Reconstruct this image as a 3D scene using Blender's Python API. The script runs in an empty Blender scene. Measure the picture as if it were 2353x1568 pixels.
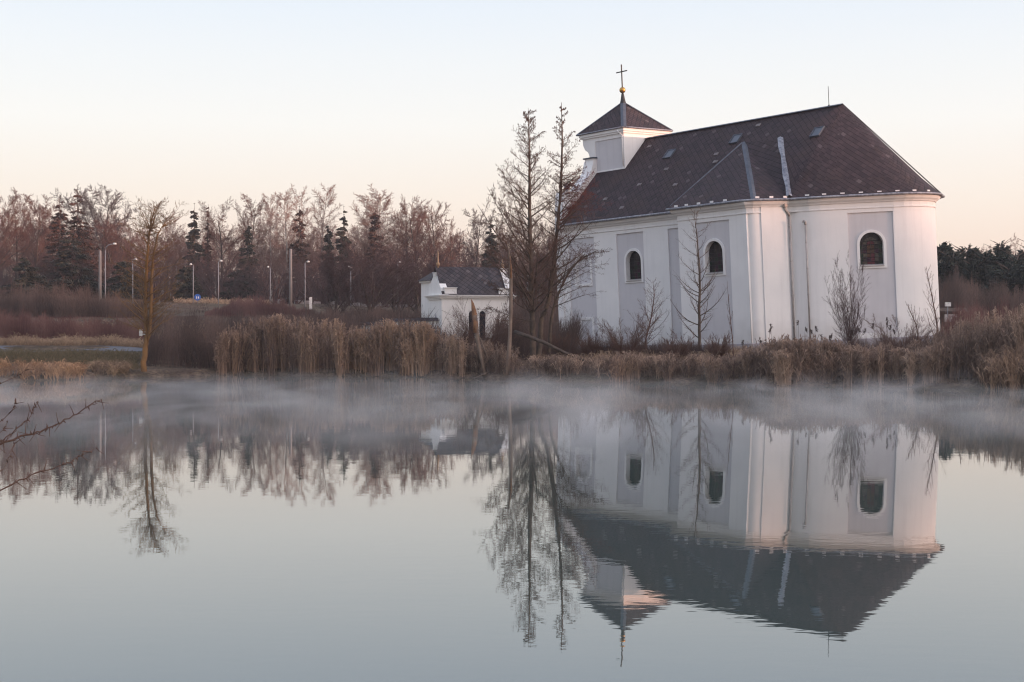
import bpy, bmesh, math, random
import numpy as np
from mathutils import Vector, Matrix
R = math.radians
S = bpy.context.scene
COL = S.collection

# ------------------------------------------------------------------ camera, sky, sun, exposure
CAM_H = 2.56
cam = bpy.data.objects.new("camera", bpy.data.cameras.new("camera"))
COL.objects.link(cam)
cam.location = (0, 0, CAM_H)
cam.rotation_euler = (R(90), 0, 0)
cam.data.lens = 50.0
cam.data.sensor_width = 36.0
cam.data.shift_y = -0.0115
cam.data.clip_start = 0.1
cam.data.clip_end = 4000
S.camera = cam
S.view_settings.view_transform = 'Standard'
S.view_settings.look = 'None'
S.view_settings.exposure = 0.61
S.view_settings.gamma = 1.0
S.cycles.volume_step_rate = 1.0
S.cycles.volume_max_steps = 64
S.cycles.max_bounces = 8
S.cycles.filter_width = 1.15
S.cycles.volume_bounces = 2
S.cycles.transparent_max_bounces = 12
S.cycles.caustics_reflective = False
S.cycles.caustics_refractive = False

SUN_EL, SUN_AZ = 2.6, 108.0          # azimuth clockwise from the view direction (+Y)
w = bpy.data.worlds.new("World"); S.world = w; w.use_nodes = True
nt = w.node_tree; nt.nodes.clear()
def wn(t): return nt.nodes.new(t)
out = wn('ShaderNodeOutputWorld'); bg = wn('ShaderNodeBackground'); bg2 = wn('ShaderNodeBackground'); addsh = wn('ShaderNodeAddShader')
sky = wn('ShaderNodeTexSky'); sky.sky_type = 'NISHITA'; sky.sun_disc = False
sky.sun_elevation = R(SUN_EL); sky.sun_rotation = R(SUN_AZ); sky.air_density = 1.0; sky.dust_density = 1.5; sky.ozone_density = 1.5
bg.inputs[1].default_value = 0.035
geo = wn('ShaderNodeTexCoord'); sep = wn('ShaderNodeSeparateXYZ')
nt.links.new(geo.outputs['Generated'], sep.inputs[0])
asn = wn('ShaderNodeMath'); asn.operation = 'ARCSINE'; nt.links.new(sep.outputs[2], asn.inputs[0])
mr = wn('ShaderNodeMapRange'); mr.inputs[1].default_value = 0.0; mr.inputs[2].default_value = R(90); nt.links.new(asn.outputs[0], mr.inputs[0])
ramp = wn('ShaderNodeValToRGB'); nt.links.new(mr.outputs[0], ramp.inputs[0])
def s2l(c): return tuple(((v/255)/12.92 if v/255 <= .04045 else (((v/255)+.055)/1.055)**2.4) for v in c)
stops = [(0.0, (236, 206, 192)), (0.025, (239, 215, 200)), (0.055, (242, 230, 219)), (0.09, (242, 240, 237)), (0.12, (234, 237, 240)), (0.155, (221, 231, 243)), (0.22, (212, 222, 237)), (0.45, (190, 204, 232)), (1.0, (184, 199, 230))]
UP = 1.2   # the dome overhead is brighter than the hazy horizon
el = ramp.color_ramp.elements
while len(el) > 1: el.remove(el[-1])
el[0].position = stops[0][0]; el[0].color = s2l(stops[0][1]) + (1,)
for p_, c_ in stops[1:]:
    e_ = el.new(p_); e_.color = tuple(v*(UP if p_ > .3 else 1) for v in s2l(c_)) + (1,)
nt.links.new(ramp.outputs[0], bg2.inputs[0]); bg2.inputs[1].default_value = 0.69
nt.links.new(sky.outputs[0], bg.inputs[0])
# broad warm glow of the sky round the rising sun (outside the frame, to the right)
sunv = (math.sin(R(SUN_AZ))*math.cos(R(6)), math.cos(R(SUN_AZ))*math.cos(R(6)), math.sin(R(6)))
dp = wn('ShaderNodeVectorMath'); dp.operation = 'DOT_PRODUCT'; nt.links.new(geo.outputs['Generated'], dp.inputs[0]); dp.inputs[1].default_value = sunv
mxm = wn('ShaderNodeMath'); mxm.operation = 'MAXIMUM'; mxm.inputs[1].default_value = 0; nt.links.new(dp.outputs['Value'], mxm.inputs[0])
pw = wn('ShaderNodeMath'); pw.operation = 'POWER'; pw.inputs[1].default_value = 2.2; nt.links.new(mxm.outputs[0], pw.inputs[0])
gm_ = wn('ShaderNodeMath'); gm_.operation = 'MULTIPLY'; gm_.inputs[1].default_value = 1.5; nt.links.new(pw.outputs[0], gm_.inputs[0])
bg3 = wn('ShaderNodeBackground'); bg3.inputs[0].default_value = (1.0, .76, .62, 1); nt.links.new(gm_.outputs[0], bg3.inputs[1])
add3 = wn('ShaderNodeAddShader'); nt.links.new(bg.outputs[0], add3.inputs[0]); nt.links.new(bg3.outputs[0], add3.inputs[1]); nt.links.new(add3.outputs[0], addsh.inputs[0]); nt.links.new(bg2.outputs[0], addsh.inputs[1]); nt.links.new(addsh.outputs[0], out.inputs[0])

sl = bpy.data.lights.new("sun", 'SUN'); sun = bpy.data.objects.new("sun", sl); COL.objects.link(sun)
sl.energy = 3.4; sl.angle = R(1.6); sl.color = (1.0, 0.52, 0.36)
sd = Vector((math.sin(R(SUN_AZ))*math.cos(R(SUN_EL)), math.cos(R(SUN_AZ))*math.cos(R(SUN_EL)), math.sin(R(SUN_EL))))
sun.rotation_euler = sd.to_track_quat('Z', 'Y').to_euler()
sun.location = (60, -20, 40)

# ------------------------------------------------------------------ helpers
F = 3268.0
def W(px, py, Y):
    """world point seen at measured photo position (px,py) at a distance Y"""
    return Vector(((px-1176.5)/F*Y, Y, CAM_H-(py-757)/F*Y))

def tag(o, label=None, cat=None, group=None, kind=None):
    if label: o['label'] = label
    if cat: o['category'] = cat
    if group: o['group'] = group
    if kind: o['kind'] = kind
    return o
def empty(name, loc=(0, 0, 0), rz=0.0):
    o = bpy.data.objects.new(name, None); COL.objects.link(o); o.location = loc; o.rotation_euler = (0, 0, rz)
    o.empty_display_size = 0.3
    return o
def link(name, me, mats, parent=None):
    o = bpy.data.objects.new(name, me)
    for m in (mats if isinstance(mats, (list, tuple)) else [mats]): me.materials.append(m)
    COL.objects.link(o)
    if parent: o.parent = parent
    return o
def copy_tree(o, parent=None):
    c = o.copy(); COL.objects.link(c); c.parent = parent
    for ch in list(o.children):
        copy_tree(ch, c)
    return c

class MB:
    """plain mesh builder"""
    def __init__(s): s.v = []; s.f = []; s.m = []; s.sm = []
    def add(s, vs, fs, mi=0, smooth=False):
        b = len(s.v); s.v += [tuple(v) for v in vs]
        for f in fs:
            s.f.append(tuple(i+b for i in f)); s.m.append(mi); s.sm.append(smooth)
    def box(s, x0, x1, y0, y1, z0, z1, mi=0, M=None):
        vs = [Vector((x, y, z)) for z in (z0, z1) for y in (y0, y1) for x in (x0, x1)]
        if M is not None: vs = [M @ v for v in vs]
        s.add(vs, [(0, 2, 3, 1), (4, 5, 7, 6), (0, 1, 5, 4), (2, 6, 7, 3), (0, 4, 6, 2), (1, 3, 7, 5)], mi)
    def tube(s, pts, rads, n=8, mi=0, caps=True, smooth=True):
        pts = [Vector(p) for p in pts]; k = len(pts)
        rings = []
        ref = Vector((0.13, 0.21, 0.97))
        for i in range(k):
            d = (pts[min(i+1, k-1)]-pts[max(i-1, 0)])
            if d.length < 1e-9: d = Vector((0, 0, 1))
            d.normalize()
            if abs(d.dot(ref)) > 0.95: a = d.cross(Vector((1, 0, 0)))
            else: a = d.cross(ref)
            a.normalize(); b = d.cross(a)
            r = rads[i] if isinstance(rads, (list, tuple)) else rads
            rings.append([pts[i]+(a*math.cos(2*math.pi*j/n)+b*math.sin(2*math.pi*j/n))*r for j in range(n)])
        vs = [v for rg in rings for v in rg]
        fs = [(i*n+j, i*n+(j+1) % n, (i+1)*n+(j+1) % n, (i+1)*n+j) for i in range(k-1) for j in range(n)]
        if caps: fs += [tuple(range(n))[::-1], tuple((k-1)*n+j for j in range(n))]
        s.add(vs, fs, mi, smooth)
    def lathe(s, prof, n=12, c=(0, 0, 0), mi=0, smooth=True):
        vs = []; fs = []
        for r, z in prof:
            for j in range(n): vs.append((c[0]+r*math.cos(2*math.pi*j/n), c[1]+r*math.sin(2*math.pi*j/n), c[2]+z))
        for i in range(len(prof)-1):
            for j in range(n): fs.append((i*n+j, i*n+(j+1) % n, (i+1)*n+(j+1) % n, (i+1)*n+j))
        s.add(vs, fs, mi, smooth)
    def build(s, name, mats, parent=None, uv=False, fixn=False):
        me = bpy.data.meshes.new(name)
        me.from_pydata(s.v, [], s.f)
        for p, mi, sm in zip(me.polygons, s.m, s.sm): p.material_index = mi; p.use_smooth = sm
        if fixn:
            bm = bmesh.new(); bm.from_mesh(me); bmesh.ops.recalc_face_normals(bm, faces=bm.faces); bm.to_mesh(me); bm.free()
        if uv:
            l = me.uv_layers.new(name="UVMap")
            for p in me.polygons:
                n = p.normal; u = Vector((0, 0, 1)).cross(n)
                if u.length < 1e-4: u = Vector((1, 0, 0))
                u.normalize(); v = n.cross(u)
                for li in p.loop_indices:
                    co = me.vertices[me.loops[li].vertex_index].co
                    l.data[li].uv = (co.dot(u), co.dot(v))
        me.update()
        return link(name, me, mats, parent)

def seg_mesh(name, P0, P1, R0, R1, mat, parent=None, tint=None, sides=3):
    """many tapering twigs as one mesh: P0,P1 (n,3), R0,R1 (n)"""
    P0 = np.asarray(P0, dtype=np.float64).reshape(-1, 3); P1 = np.asarray(P1, dtype=np.float64).reshape(-1, 3)
    R0 = np.asarray(R0, dtype=np.float64); R1 = np.asarray(R1, dtype=np.float64); n = len(P0)
    D = P1-P0; L = np.linalg.norm(D, axis=1, keepdims=True); L[L < 1e-9] = 1e-9; D = D/L
    ref = np.tile(np.array([0.31, 0.17, 0.93]), (n, 1)); bad = np.abs((D*ref).sum(1)) > .95
    ref[bad] = [1, 0, 0]
    A = np.cross(D, ref); A /= np.linalg.norm(A, axis=1, keepdims=True); B = np.cross(D, A)
    V = np.zeros((n, 2*sides, 3))
    for j in range(sides):
        c, s_ = math.cos(2*math.pi*j/sides), math.sin(2*math.pi*j/sides)
        o = A*c+B*s_
        V[:, j] = P0+o*R0[:, None]; V[:, sides+j] = P1+o*R1[:, None]
    q = np.array([[j, (j+1) % sides, sides+(j+1) % sides, sides+j] for j in range(sides)])
    FQ = (np.arange(n)[:, None, None]*(2*sides)+q[None]).reshape(-1)
    return np_mesh(name, V.reshape(-1, 3), FQ, 4, mat, parent, None if tint is None else np.repeat(np.asarray(tint), 2*sides), smooth=True)

def np_mesh(name, V, FL, k, mat, parent=None, tint=None, smooth=False):
    me = bpy.data.meshes.new(name)
    nv = len(V); nf = len(FL)//k
    me.vertices.add(nv); me.vertices.foreach_set('co', np.ascontiguousarray(V, dtype=np.float32).ravel())
    me.loops.add(nf*k); me.loops.foreach_set('vertex_index', np.ascontiguousarray(FL, dtype=np.int32))
    me.polygons.add(nf); me.polygons.foreach_set('loop_start', np.arange(nf, dtype=np.int32)*k)
    if smooth: me.polygons.foreach_set('use_smooth', np.ones(nf, dtype=bool))
    if tint is not None:
        at = me.attributes.new('tint', 'FLOAT', 'POINT'); at.data.foreach_set('value', np.ascontiguousarray(tint, dtype=np.float32))
    me.update(calc_edges=True)
    return link(name, me, mat, parent)

# ------------------------------------------------------------------ materials
def mat(name, col, rough=0.8, metal=0.0, noise=None, bump=None, col2=None, tint=None, spec=0.3):
    """col/col2 blended by noise (scale), bump (scale, strength, dist), tint: amount of per-stalk variation"""
    m = bpy.data.materials.new(name); m.use_nodes = True
    n = m.node_tree.nodes; l = m.node_tree.links; b = n['Principled BSDF']
    b.inputs['Roughness'].default_value = rough; b.inputs['Metallic'].default_value = metal
    b.inputs['Specular IOR Level'].default_value = spec
    c = tuple(col)+(1,)
    b.inputs['Base Color'].default_value = c
    src = None
    tc = n.new('ShaderNodeTexCoord')
    if noise:
        nz = n.new('ShaderNodeTexNoise'); nz.inputs['Scale'].default_value = noise; nz.inputs['Detail'].default_value = 5; nz.inputs['Roughness'].default_value = .6
        l.new(tc.outputs['Object'], nz.inputs['Vector'])
        rp = n.new('ShaderNodeMapRange'); rp.inputs[1].default_value = .32; rp.inputs[2].default_value = .68; l.new(nz.outputs['Fac'], rp.inputs[0])
        mx = n.new('ShaderNodeMix'); mx.data_type = 'RGBA'; mx.inputs[6].default_value = c; mx.inputs[7].default_value = tuple(col2 or [v*.6 for v in col])+(1,)
        l.new(rp.outputs[0], mx.inputs[0]); src = mx.outputs[2]
    if tint:
        a = n.new('ShaderNodeAttribute'); a.attribute_name = 'tint'
        mx = n.new('ShaderNodeMix'); mx.data_type = 'RGBA'; l.new(a.outputs['Fac'], mx.inputs[0])
        if src is not None: l.new(src, mx.inputs[6])
        else: mx.inputs[6].default_value = c
        mx.inputs[7].default_value = tuple(tint)+(1,); src = mx.outputs[2]
    if src is not None: l.new(src, b.inputs['Base Color'])
    if bump:
        nz = n.new('ShaderNodeTexNoise'); nz.inputs['Scale'].default_value = bump[0]; nz.inputs['Detail'].default_value = 4
        l.new(tc.outputs['Object'], nz.inputs['Vector'])
        bp = n.new('ShaderNodeBump'); bp.inputs['Strength'].default_value = bump[1]; bp.inputs['Distance'].default_value = bump[2]
        l.new(nz.outputs['Fac'], bp.inputs['Height']); l.new(bp.outputs[0], b.inputs['Normal'])
    return m

M = {}
def plaster(name, col, col2):
    """lime render: faint blotches, rain streaks, splash dirt above the plinth"""
    m = mat(name, col, .9, noise=.55, col2=col2, bump=(9, .25, .01))
    n = m.node_tree.nodes; l = m.node_tree.links; b = n['Principled BSDF']
    src = b.inputs['Base Color'].links[0].from_socket
    tc = n.new('ShaderNodeTexCoord'); mp = n.new('ShaderNodeMapping'); mp.inputs['Scale'].default_value = (1.6, 1.6, .12)
    l.new(tc.outputs['Object'], mp.inputs[0])
    nz = n.new('ShaderNodeTexNoise'); nz.inputs['Scale'].default_value = 2.2; nz.inputs['Detail'].default_value = 6; l.new(mp.outputs[0], nz.inputs['Vector'])
    rp = n.new('ShaderNodeMapRange'); rp.inputs[1].default_value = .5; rp.inputs[2].default_value = .8; rp.inputs[4].default_value = .22; l.new(nz.outputs['Fac'], rp.inputs[0])
    mx = n.new('ShaderNodeMix'); mx.data_type = 'RGBA'; l.new(rp.outputs[0], mx.inputs[0]); l.new(src, mx.inputs[6])
    mx.inputs[7].default_value = tuple(v*.62 for v in col)+(1,)
    sx = n.new('ShaderNodeSeparateXYZ'); l.new(tc.outputs['Object'], sx.inputs[0])
    n4 = n.new('ShaderNodeTexNoise'); n4.inputs['Scale'].default_value = .9; n4.inputs['Detail'].default_value = 6; l.new(tc.outputs['Object'], n4.inputs['Vector'])
    ma = n.new('ShaderNodeMath'); ma.operation = 'MULTIPLY_ADD'; ma.inputs[1].default_value = -3.2; l.new(n4.outputs['Fac'], ma.inputs[0]); l.new(sx.outputs[2], ma.inputs[2])
    r5 = n.new('ShaderNodeMapRange'); r5.inputs[1].default_value = -1.2; r5.inputs[2].default_value = 1.1; r5.inputs[3].default_value = .42; r5.inputs[4].default_value = 0; l.new(ma.outputs[0], r5.inputs[0])
    mx5 = n.new('ShaderNodeMix'); mx5.data_type = 'RGBA'; l.new(r5.outputs[0], mx5.inputs[0]); l.new(mx.outputs[2], mx5.inputs[6]); mx5.inputs[7].default_value = (.34, .30, .27, 1)
    l.new(mx5.outputs[2], b.inputs['Base Color'])
    return m
M['white'] = plaster('white_render', (.78, .765, .76), (.72, .71, .71))
M['grey'] = plaster('grey_render', (.585, .57, .59), (.54, .525, .55))
M['plinth'] = plaster('plinth_render', (.36, .34, .38), (.30, .285, .32))
M['zinc'] = mat('zinc_sheet', (.065, .075, .092), .6, .4, noise=3, col2=(.11, .12, .145))
M['worn_zinc'] = mat('worn_zinc_sheet', (.34, .35, .38), .6, .2, noise=5, col2=(.12, .125, .155))
M['pipe'] = mat('painted_downpipe', (.42, .39, .38), .5, .2, noise=3, col2=(.30, .28, .27))
M['dark'] = mat('dark_interior', (.012, .012, .014), .9)
M['iron'] = mat('dark_iron', (.05, .05, .05), .5, .5, noise=8)
M['gold'] = mat('gilded_metal', (.62, .36, .10), .35, .9, noise=9, col2=(.35, .19, .06))
M['glass'] = mat('leaded_glass', (.014, .014, .017), .2, 0, noise=6, col2=(.03, .027, .03), spec=.18)
M['lead'] = mat('window_lead', (.035, .035, .038), .7)

def roof_mat(name, c1, c2, size=.30):
    m = bpy.data.materials.new(name); m.use_nodes = True
    n = m.node_tree.nodes; l = m.node_tree.links; b = n['Principled BSDF']; b.inputs['Roughness'].default_value = .75
    b.inputs['Specular IOR Level'].default_value = .25
    uv = n.new('ShaderNodeUVMap'); uv.uv_map = 'UVMap'
    mp = n.new('ShaderNodeMapping'); mp.inputs['Rotation'].default_value = (0, 0, R(45)); mp.inputs['Scale'].default_value = (1/size,)*3
    l.new(uv.outputs[0], mp.inputs[0])
    sp = n.new('ShaderNodeSeparateXYZ'); l.new(mp.outputs[0], sp.inputs[0])
    edges = []
    for k in (0, 1):
        fr = n.new('ShaderNodeMath'); fr.operation = 'FRACT'; l.new(sp.outputs[k], fr.inputs[0]); edges.append(fr)
    # slate face rises towards its lower corner; the joint is a dark groove
    mn = n.new('ShaderNodeMath'); mn.operation = 'MINIMUM'; l.new(edges[0].outputs[0], mn.inputs[0]); l.new(edges[1].outputs[0], mn.inputs[1])
    gr = n.new('ShaderNodeMapRange'); gr.inputs[1].default_value = .0; gr.inputs[2].default_value = .13; l.new(mn.outputs[0], gr.inputs[0])
    fl = n.new('ShaderNodeVectorMath'); fl.operation = 'FLOOR'; l.new(mp.outputs[0], fl.inputs[0])
    wh = n.new('ShaderNodeTexWhiteNoise'); wh.noise_dimensions = '2D'; l.new(fl.outputs[0], wh.inputs['Vector'])
    mx = n.new('ShaderNodeMix'); mx.data_type = 'RGBA'; mx.inputs[6].default_value = tuple(c1)+(1,); mx.inputs[7].default_value = tuple(c2)+(1,)
    l.new(wh.outputs['Value'], mx.inputs[0])
    nz = n.new('ShaderNodeTexNoise'); nz.inputs['Scale'].default_value = .5; nz.inputs['Detail'].default_value = 5; l.new(uv.outputs[0], nz.inputs['Vector'])
    mx2 = n.new('ShaderNodeMix'); mx2.data_type = 'RGBA'; mx2.inputs[7].default_value = (.055, .034, .028, 1); l.new(mx.outputs[2], mx2.inputs[6])
    r2 = n.new('ShaderNodeMapRange'); r2.inputs[1].default_value = .48; r2.inputs[2].default_value = .75; r2.inputs[4].default_value = .6; l.new(nz.outputs['Fac'], r2.inputs[0]); l.new(r2.outputs[0], mx2.inputs[0])
    # a few bleached slates
    gt = n.new('ShaderNodeMath'); gt.operation = 'GREATER_THAN'; gt.inputs[1].default_value = .985; l.new(wh.outputs['Value'], gt.inputs[0])
    g2 = n.new('ShaderNodeMath'); g2.operation = 'MULTIPLY'; g2.inputs[1].default_value = .35; l.new(gt.outputs[0], g2.inputs[0])
    mx3 = n.new('ShaderNodeMix'); mx3.data_type = 'RGBA'; mx3.inputs[7].default_value = (.15, .13, .13, 1); l.new(mx2.outputs[2], mx3.inputs[6]); l.new(g2.outputs[0], mx3.inputs[0])
    mul = n.new('ShaderNodeMix'); mul.data_type = 'RGBA'; mul.inputs[6].default_value = (.010, .008, .010, 1); l.new(mx3.outputs[2], mul.inputs[7]); l.new(gr.outputs[0], mul.inputs[0])
    l.new(mul.outputs[2], b.inputs['Base Color'])
    ad = n.new('ShaderNodeMath'); ad.operation = 'ADD'; l.new(edges[0].outputs[0], ad.inputs[0]); l.new(edges[1].outputs[0], ad.inputs[1])
    sb = n.new('ShaderNodeMath'); sb.operation = 'SUBTRACT'; sb.inputs[0].default_value = 2; l.new(ad.outputs[0], sb.inputs[1])
    ml = n.new('ShaderNodeMath'); ml.operation = 'MULTIPLY'; l.new(sb.outputs[0], ml.inputs[0]); l.new(gr.outputs[0], ml.inputs[1])
    bp = n.new('ShaderNodeBump'); bp.inputs['Strength'].default_value = .8; bp.inputs['Distance'].default_value = .02; l.new(ml.outputs[0], bp.inputs['Height']); l.new(bp.outputs[0], b.inputs['Normal'])
    return m
M['slate'] = roof_mat('diamond_slates', (.024, .017, .0205), (.047, .031, .036))
M['slate_small'] = roof_mat('small_slates', (.03, .027, .034), (.07, .058, .062), .34)

# ------------------------------------------------------------------ ground and water
_sh = [(-900, 885), (-300, 879), (0, 876), (200, 872), (300, 868), (560, 862), (1100, 869), (1300, 877), (1700, 881), (1760, 886), (2100, 889), (2353, 897), (2700, 905), (3300, 915)]
_shY = [F*CAM_H/(y-757) for x, y in _sh]; _shX = [(x-1176.5)/F*Y for (x, y), Y in zip(_sh, _shY)]
def shore(x):
    return np.interp(x, _shX, _shY) + .35*np.sin(x*.9+1.3)+.22*np.sin(x*2.3)
def ss(a, b, x):
    t = np.clip((x-a)/(b-a), 0, 1); return t*t*(3-2*t)
def ground(x, y):
    x = np.asarray(x, float); y = np.asarray(y, float)
    s = y-shore(x)
    h = -1.3+1.65*ss(-3.0, .9, s)+.75*ss(1, 14, s)
    left = 1-ss(-6, 8, x)
    h = h+.42*ss(84.0, 88.8, y)*(1-ss(-26, -18, x))
    far = 2.1*ss(98, 135, y)+2.4*ss(140, 200, y)+2.2*ss(210, 290, y)+16*ss(290, 620, y)
    h = h+far
    h = h+left*.55*np.exp(-((x+62)/16)**2-((y-182)/14)**2)*2.4      # mound below the cemetery
    # near bank under the camera and to its left
    nb = np.where(x < -4.4, 9.5-4.5*ss(-8, -4.4, x), 3.4)
    h = np.where(y < 40, np.maximum(-1.3, -1.3+2.2*(1-ss(nb-2.5, nb, y))), h)
    # unseen ridge added far right to keep the low sun off the valley floor
    h = h+(26.0+1.8*np.sin(y*.07)+1.2*np.sin(y*.19+1))*ss(300, 345, x)*(1-ss(400, 600, y))
    h = h+.06*np.sin(x*.7+y*.31)*np.sin(y*.53)
    return h
def gz(x, y): return float(ground(x, y))
xs = np.concatenate([np.linspace(-420, -70, 40), np.linspace(-66, 66, 200), np.linspace(70, 420, 60)])
ys = np.concatenate([np.linspace(-160, 55, 80), np.linspace(56, 105, 120), np.linspace(107, 300, 80), np.linspace(310, 1500, 40)])
GX, GY = np.meshgrid(xs, ys); GZ = ground(GX, GY)
nx, ny = len(xs), len(ys)
idx = (np.arange(ny-1)[:, None]*nx+np.arange(nx-1)[None]).ravel()
FQ = np.stack([idx, idx+1, idx+nx+1, idx+nx], 1).ravel()
gm = bpy.data.materials.new('winter_ground'); gm.use_nodes = True
n = gm.node_tree.nodes; l = gm.node_tree.links; b = n['Principled BSDF']; b.inputs['Roughness'].default_value = 1; b.inputs['Specular IOR Level'].default_value = .1
tc = n.new('ShaderNodeTexCoord')
def cmix(fac, a, c):
    mx = n.new('ShaderNodeMix'); mx.data_type = 'RGBA'
    l.new(fac, mx.inputs[0])
    for i, q in ((6, a), (7, c)):
        if isinstance(q, tuple): mx.inputs[i].default_value = q+(1,)
        else: l.new(q, mx.inputs[i])
    return mx.outputs[2]
def nfac(scale, lo, hi, det=6):
    z = n.new('ShaderNodeTexNoise'); z.inputs['Scale'].default_value = scale; z.inputs['Detail'].default_value = det; l.new(tc.outputs['Object'], z.inputs[0])
    r = n.new('ShaderNodeMapRange'); r.inputs[1].default_value = lo; r.inputs[2].default_value = hi; l.new(z.outputs['Fac'], r.inputs[0]); return r.outputs[0]
c = cmix(nfac(.12, .4, .62), (.095, .065, .05), (.08, .07, .042))
c = cmix(nfac(.9, .42, .6), c, (.18, .13, .09))
c = cmix(nfac(5, .35, .7), c, (.055, .04, .033))
l.new(c, b.inputs['Base Color'])
z = n.new('ShaderNodeTexNoise'); z.inputs['Scale'].default_value = 6; z.inputs['Detail'].default_value = 6; l.new(tc.outputs['Object'], z.inputs[0])
bp = n.new('ShaderNodeBump'); bp.inputs['Distance'].default_value = .2; l.new(z.outputs['Fac'], bp.inputs['Height']); l.new(bp.outputs[0], b.inputs['Normal'])
o = np_mesh('ground', np.stack([GX.ravel(), GY.ravel(), GZ.ravel()], 1), FQ, 4, gm, smooth=True); tag(o, kind='structure')

# pond: one sheet at z = 0 that runs under the banks
wm = bpy.data.materials.new('pond_water'); wm.use_nodes = True
n = wm.node_tree.nodes; l = wm.node_tree.links; b = n['Principled BSDF']
b.inputs['Base Color'].default_value = (.048, .066, .058, 1); b.inputs['Roughness'].default_value = .012; b.inputs['IOR'].default_value = 1.95
b.inputs['Specular IOR Level'].default_value = .5
tc = n.new('ShaderNodeTexCoord')
mp = n.new('ShaderNodeMapping'); mp.inputs['Rotation'].default_value = (0, 0, R(8)); mp.inputs['Scale'].default_value = (.55, 1.25, 1); l.new(tc.outputs['Object'], mp.inputs[0])
n1 = n.new('ShaderNodeTexNoise'); n1.inputs['Scale'].default_value = 5.2; n1.inputs['Detail'].default_value = 2; l.new(mp.outputs[0], n1.inputs[0])
n2 = n.new('ShaderNodeTexNoise'); n2.inputs['Scale'].default_value = .9; n2.inputs['Detail'].default_value = 3; l.new(mp.outputs[0], n2.inputs[0])
n3 = n.new('ShaderNodeTexNoise'); n3.inputs['Scale'].default_value = .10; n3.inputs['Detail'].default_value = 2; l.new(tc.outputs['Object'], n3.inputs[0])
r3 = n.new('ShaderNodeMapRange'); r3.inputs[1].default_value = .35; r3.inputs[2].default_value = .65; r3.inputs[3].default_value = .35; r3.inputs[4].default_value = 1.0; l.new(n3.outputs['Fac'], r3.inputs[0])
m1 = n.new('ShaderNodeMath'); m1.operation = 'MULTIPLY'; l.new(n1.outputs['Fac'], m1.inputs[0]); l.new(r3.outputs[0], m1.inputs[1])
m2 = n.new('ShaderNodeMath'); m2.operation = 'MULTIPLY_ADD'; m2.inputs[1].default_value = 1.5; l.new(n2.outputs['Fac'], m2.inputs[0]); l.new(m1.outputs[0], m2.inputs[2])
bp = n.new('ShaderNodeBump'); bp.inputs['Strength'].default_value = 1; bp.inputs['Distance'].default_value = .00055
l.new(m2.outputs[0], bp.inputs['Height']); l.new(bp.outputs[0], b.inputs['Normal'])
mb = MB(); mb.add([(-400, -50, 0), (400, -50, 0), (400, 96, 0), (-400, 96, 0)], [(0, 1, 2, 3)])
o = mb.build('pond_water', wm); tag(o, kind='structure')

# gravel path on the left bank
pm = mat('gravel_path', (.125, .13, .145), .95, noise=2.5, col2=(.09, .09, .10), bump=(20, .5, .02))
mb = MB(); vs = []; fs = []
px = np.linspace(-60, -22.5, 60)
for i, x in enumerate(px):
    yc = 86.5+.03*(x+40)+.4*math.sin(x*.2)
    t = (x+60)/39.5; hw = 2.0*(1-max(0, (t-.80)/.2)**1.5*.85)
    for y in (yc-hw, yc+hw): vs.append((x, y, gz(x, y)+.03))
fs = [(2*i, 2*i+2, 2*i+3, 2*i+1) for i in range(len(px)-1)]
mb.add(vs, fs); o = mb.build('path', pm); tag(o, kind='structure')

# ------------------------------------------------------------------ the leaning church
XA = Vector((2822, -3268, 108)).normalized()
YA = Vector((3785, 3268, 180)); YA = (YA-XA*YA.dot(XA)).normalized(); ZA = XA.cross(YA)
RO = Vector((19.99, 86.0, 16.16))
CM = Matrix((( XA.x, YA.x, ZA.x, RO.x), (XA.y, YA.y, ZA.y, RO.y), (XA.z, YA.z, ZA.z, RO.z), (0, 0, 0, 1)))
church = empty('church')
BASE = -15.3   # local height of the foundation below the ridge
church.matrix_world = CM @ Matrix.Translation((-8, 0, BASE))
tag(church, 'white baroque church with dark slate roof, gold ball and cross, leaning beside the pond', 'church')
def cb(mb, name, mats, parent=church, **k):
    """church parts are modelled in ridge coordinates; shift them onto the church's base"""
    mb.v = [(x+8, y, z-BASE) for x, y, z in mb.v] if parent is church else mb.v
    if parent is not church: mb.v = [(x+8, y, z-BASE) for x, y, z in mb.v]
    return mb.build(name, mats, parent, **k)

ZT, ZP = -5.95, -14.15
# wall outline, anticlockwise from the facade corner on the pond side
def arc(c, r, a0, a1, k):
    return [(c[0]+r*math.cos(R(a0+(a1-a0)*i/k)), c[1]+r*math.sin(R(a0+(a1-a0)*i/k))) for i in range(k+1)]
conv = [(-1.62, -7.5), (-1.58, -7.38)]+[(-1.50, -7.36), (-1.33, -7.25), (-1.2, -7.08), (-1.12, -6.85)]+[(-1.04, -6.86), (-.42, -5.35), (-.47, -5.30), (-.36, -5.0)]
facetA = (1.9+.70*.46, -3.45+.714*.46); facetB = (1.9+.70*3.14, -3.45+.714*3.14)
apseL = [(-.36, -5.0), (.15, -4.84), (.66, -4.58), (1.15, -4.2), (1.62, -3.74), (1.95, -3.40), facetA]
apseR = [facetB, (4.45, -.72), (4.66, -.2), (4.79, .4), (4.84, 1.1), (4.72, 1.9), (4.3, 2.75), (3.6, 3.6), (2.5, 4.6), (1.1, 5.15), (-.3, 5.4)]
def strip(mb, pts, z0, z1, mi=0, smooth=False):
    k = len(pts); vs = [(x, y, z0) for x, y in pts]+[(x, y, z1) for x, y in pts]
    mb.add(vs, [(i, i+1, k+i+1, k+i) for i in range(k-1)], mi, smooth)

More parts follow.
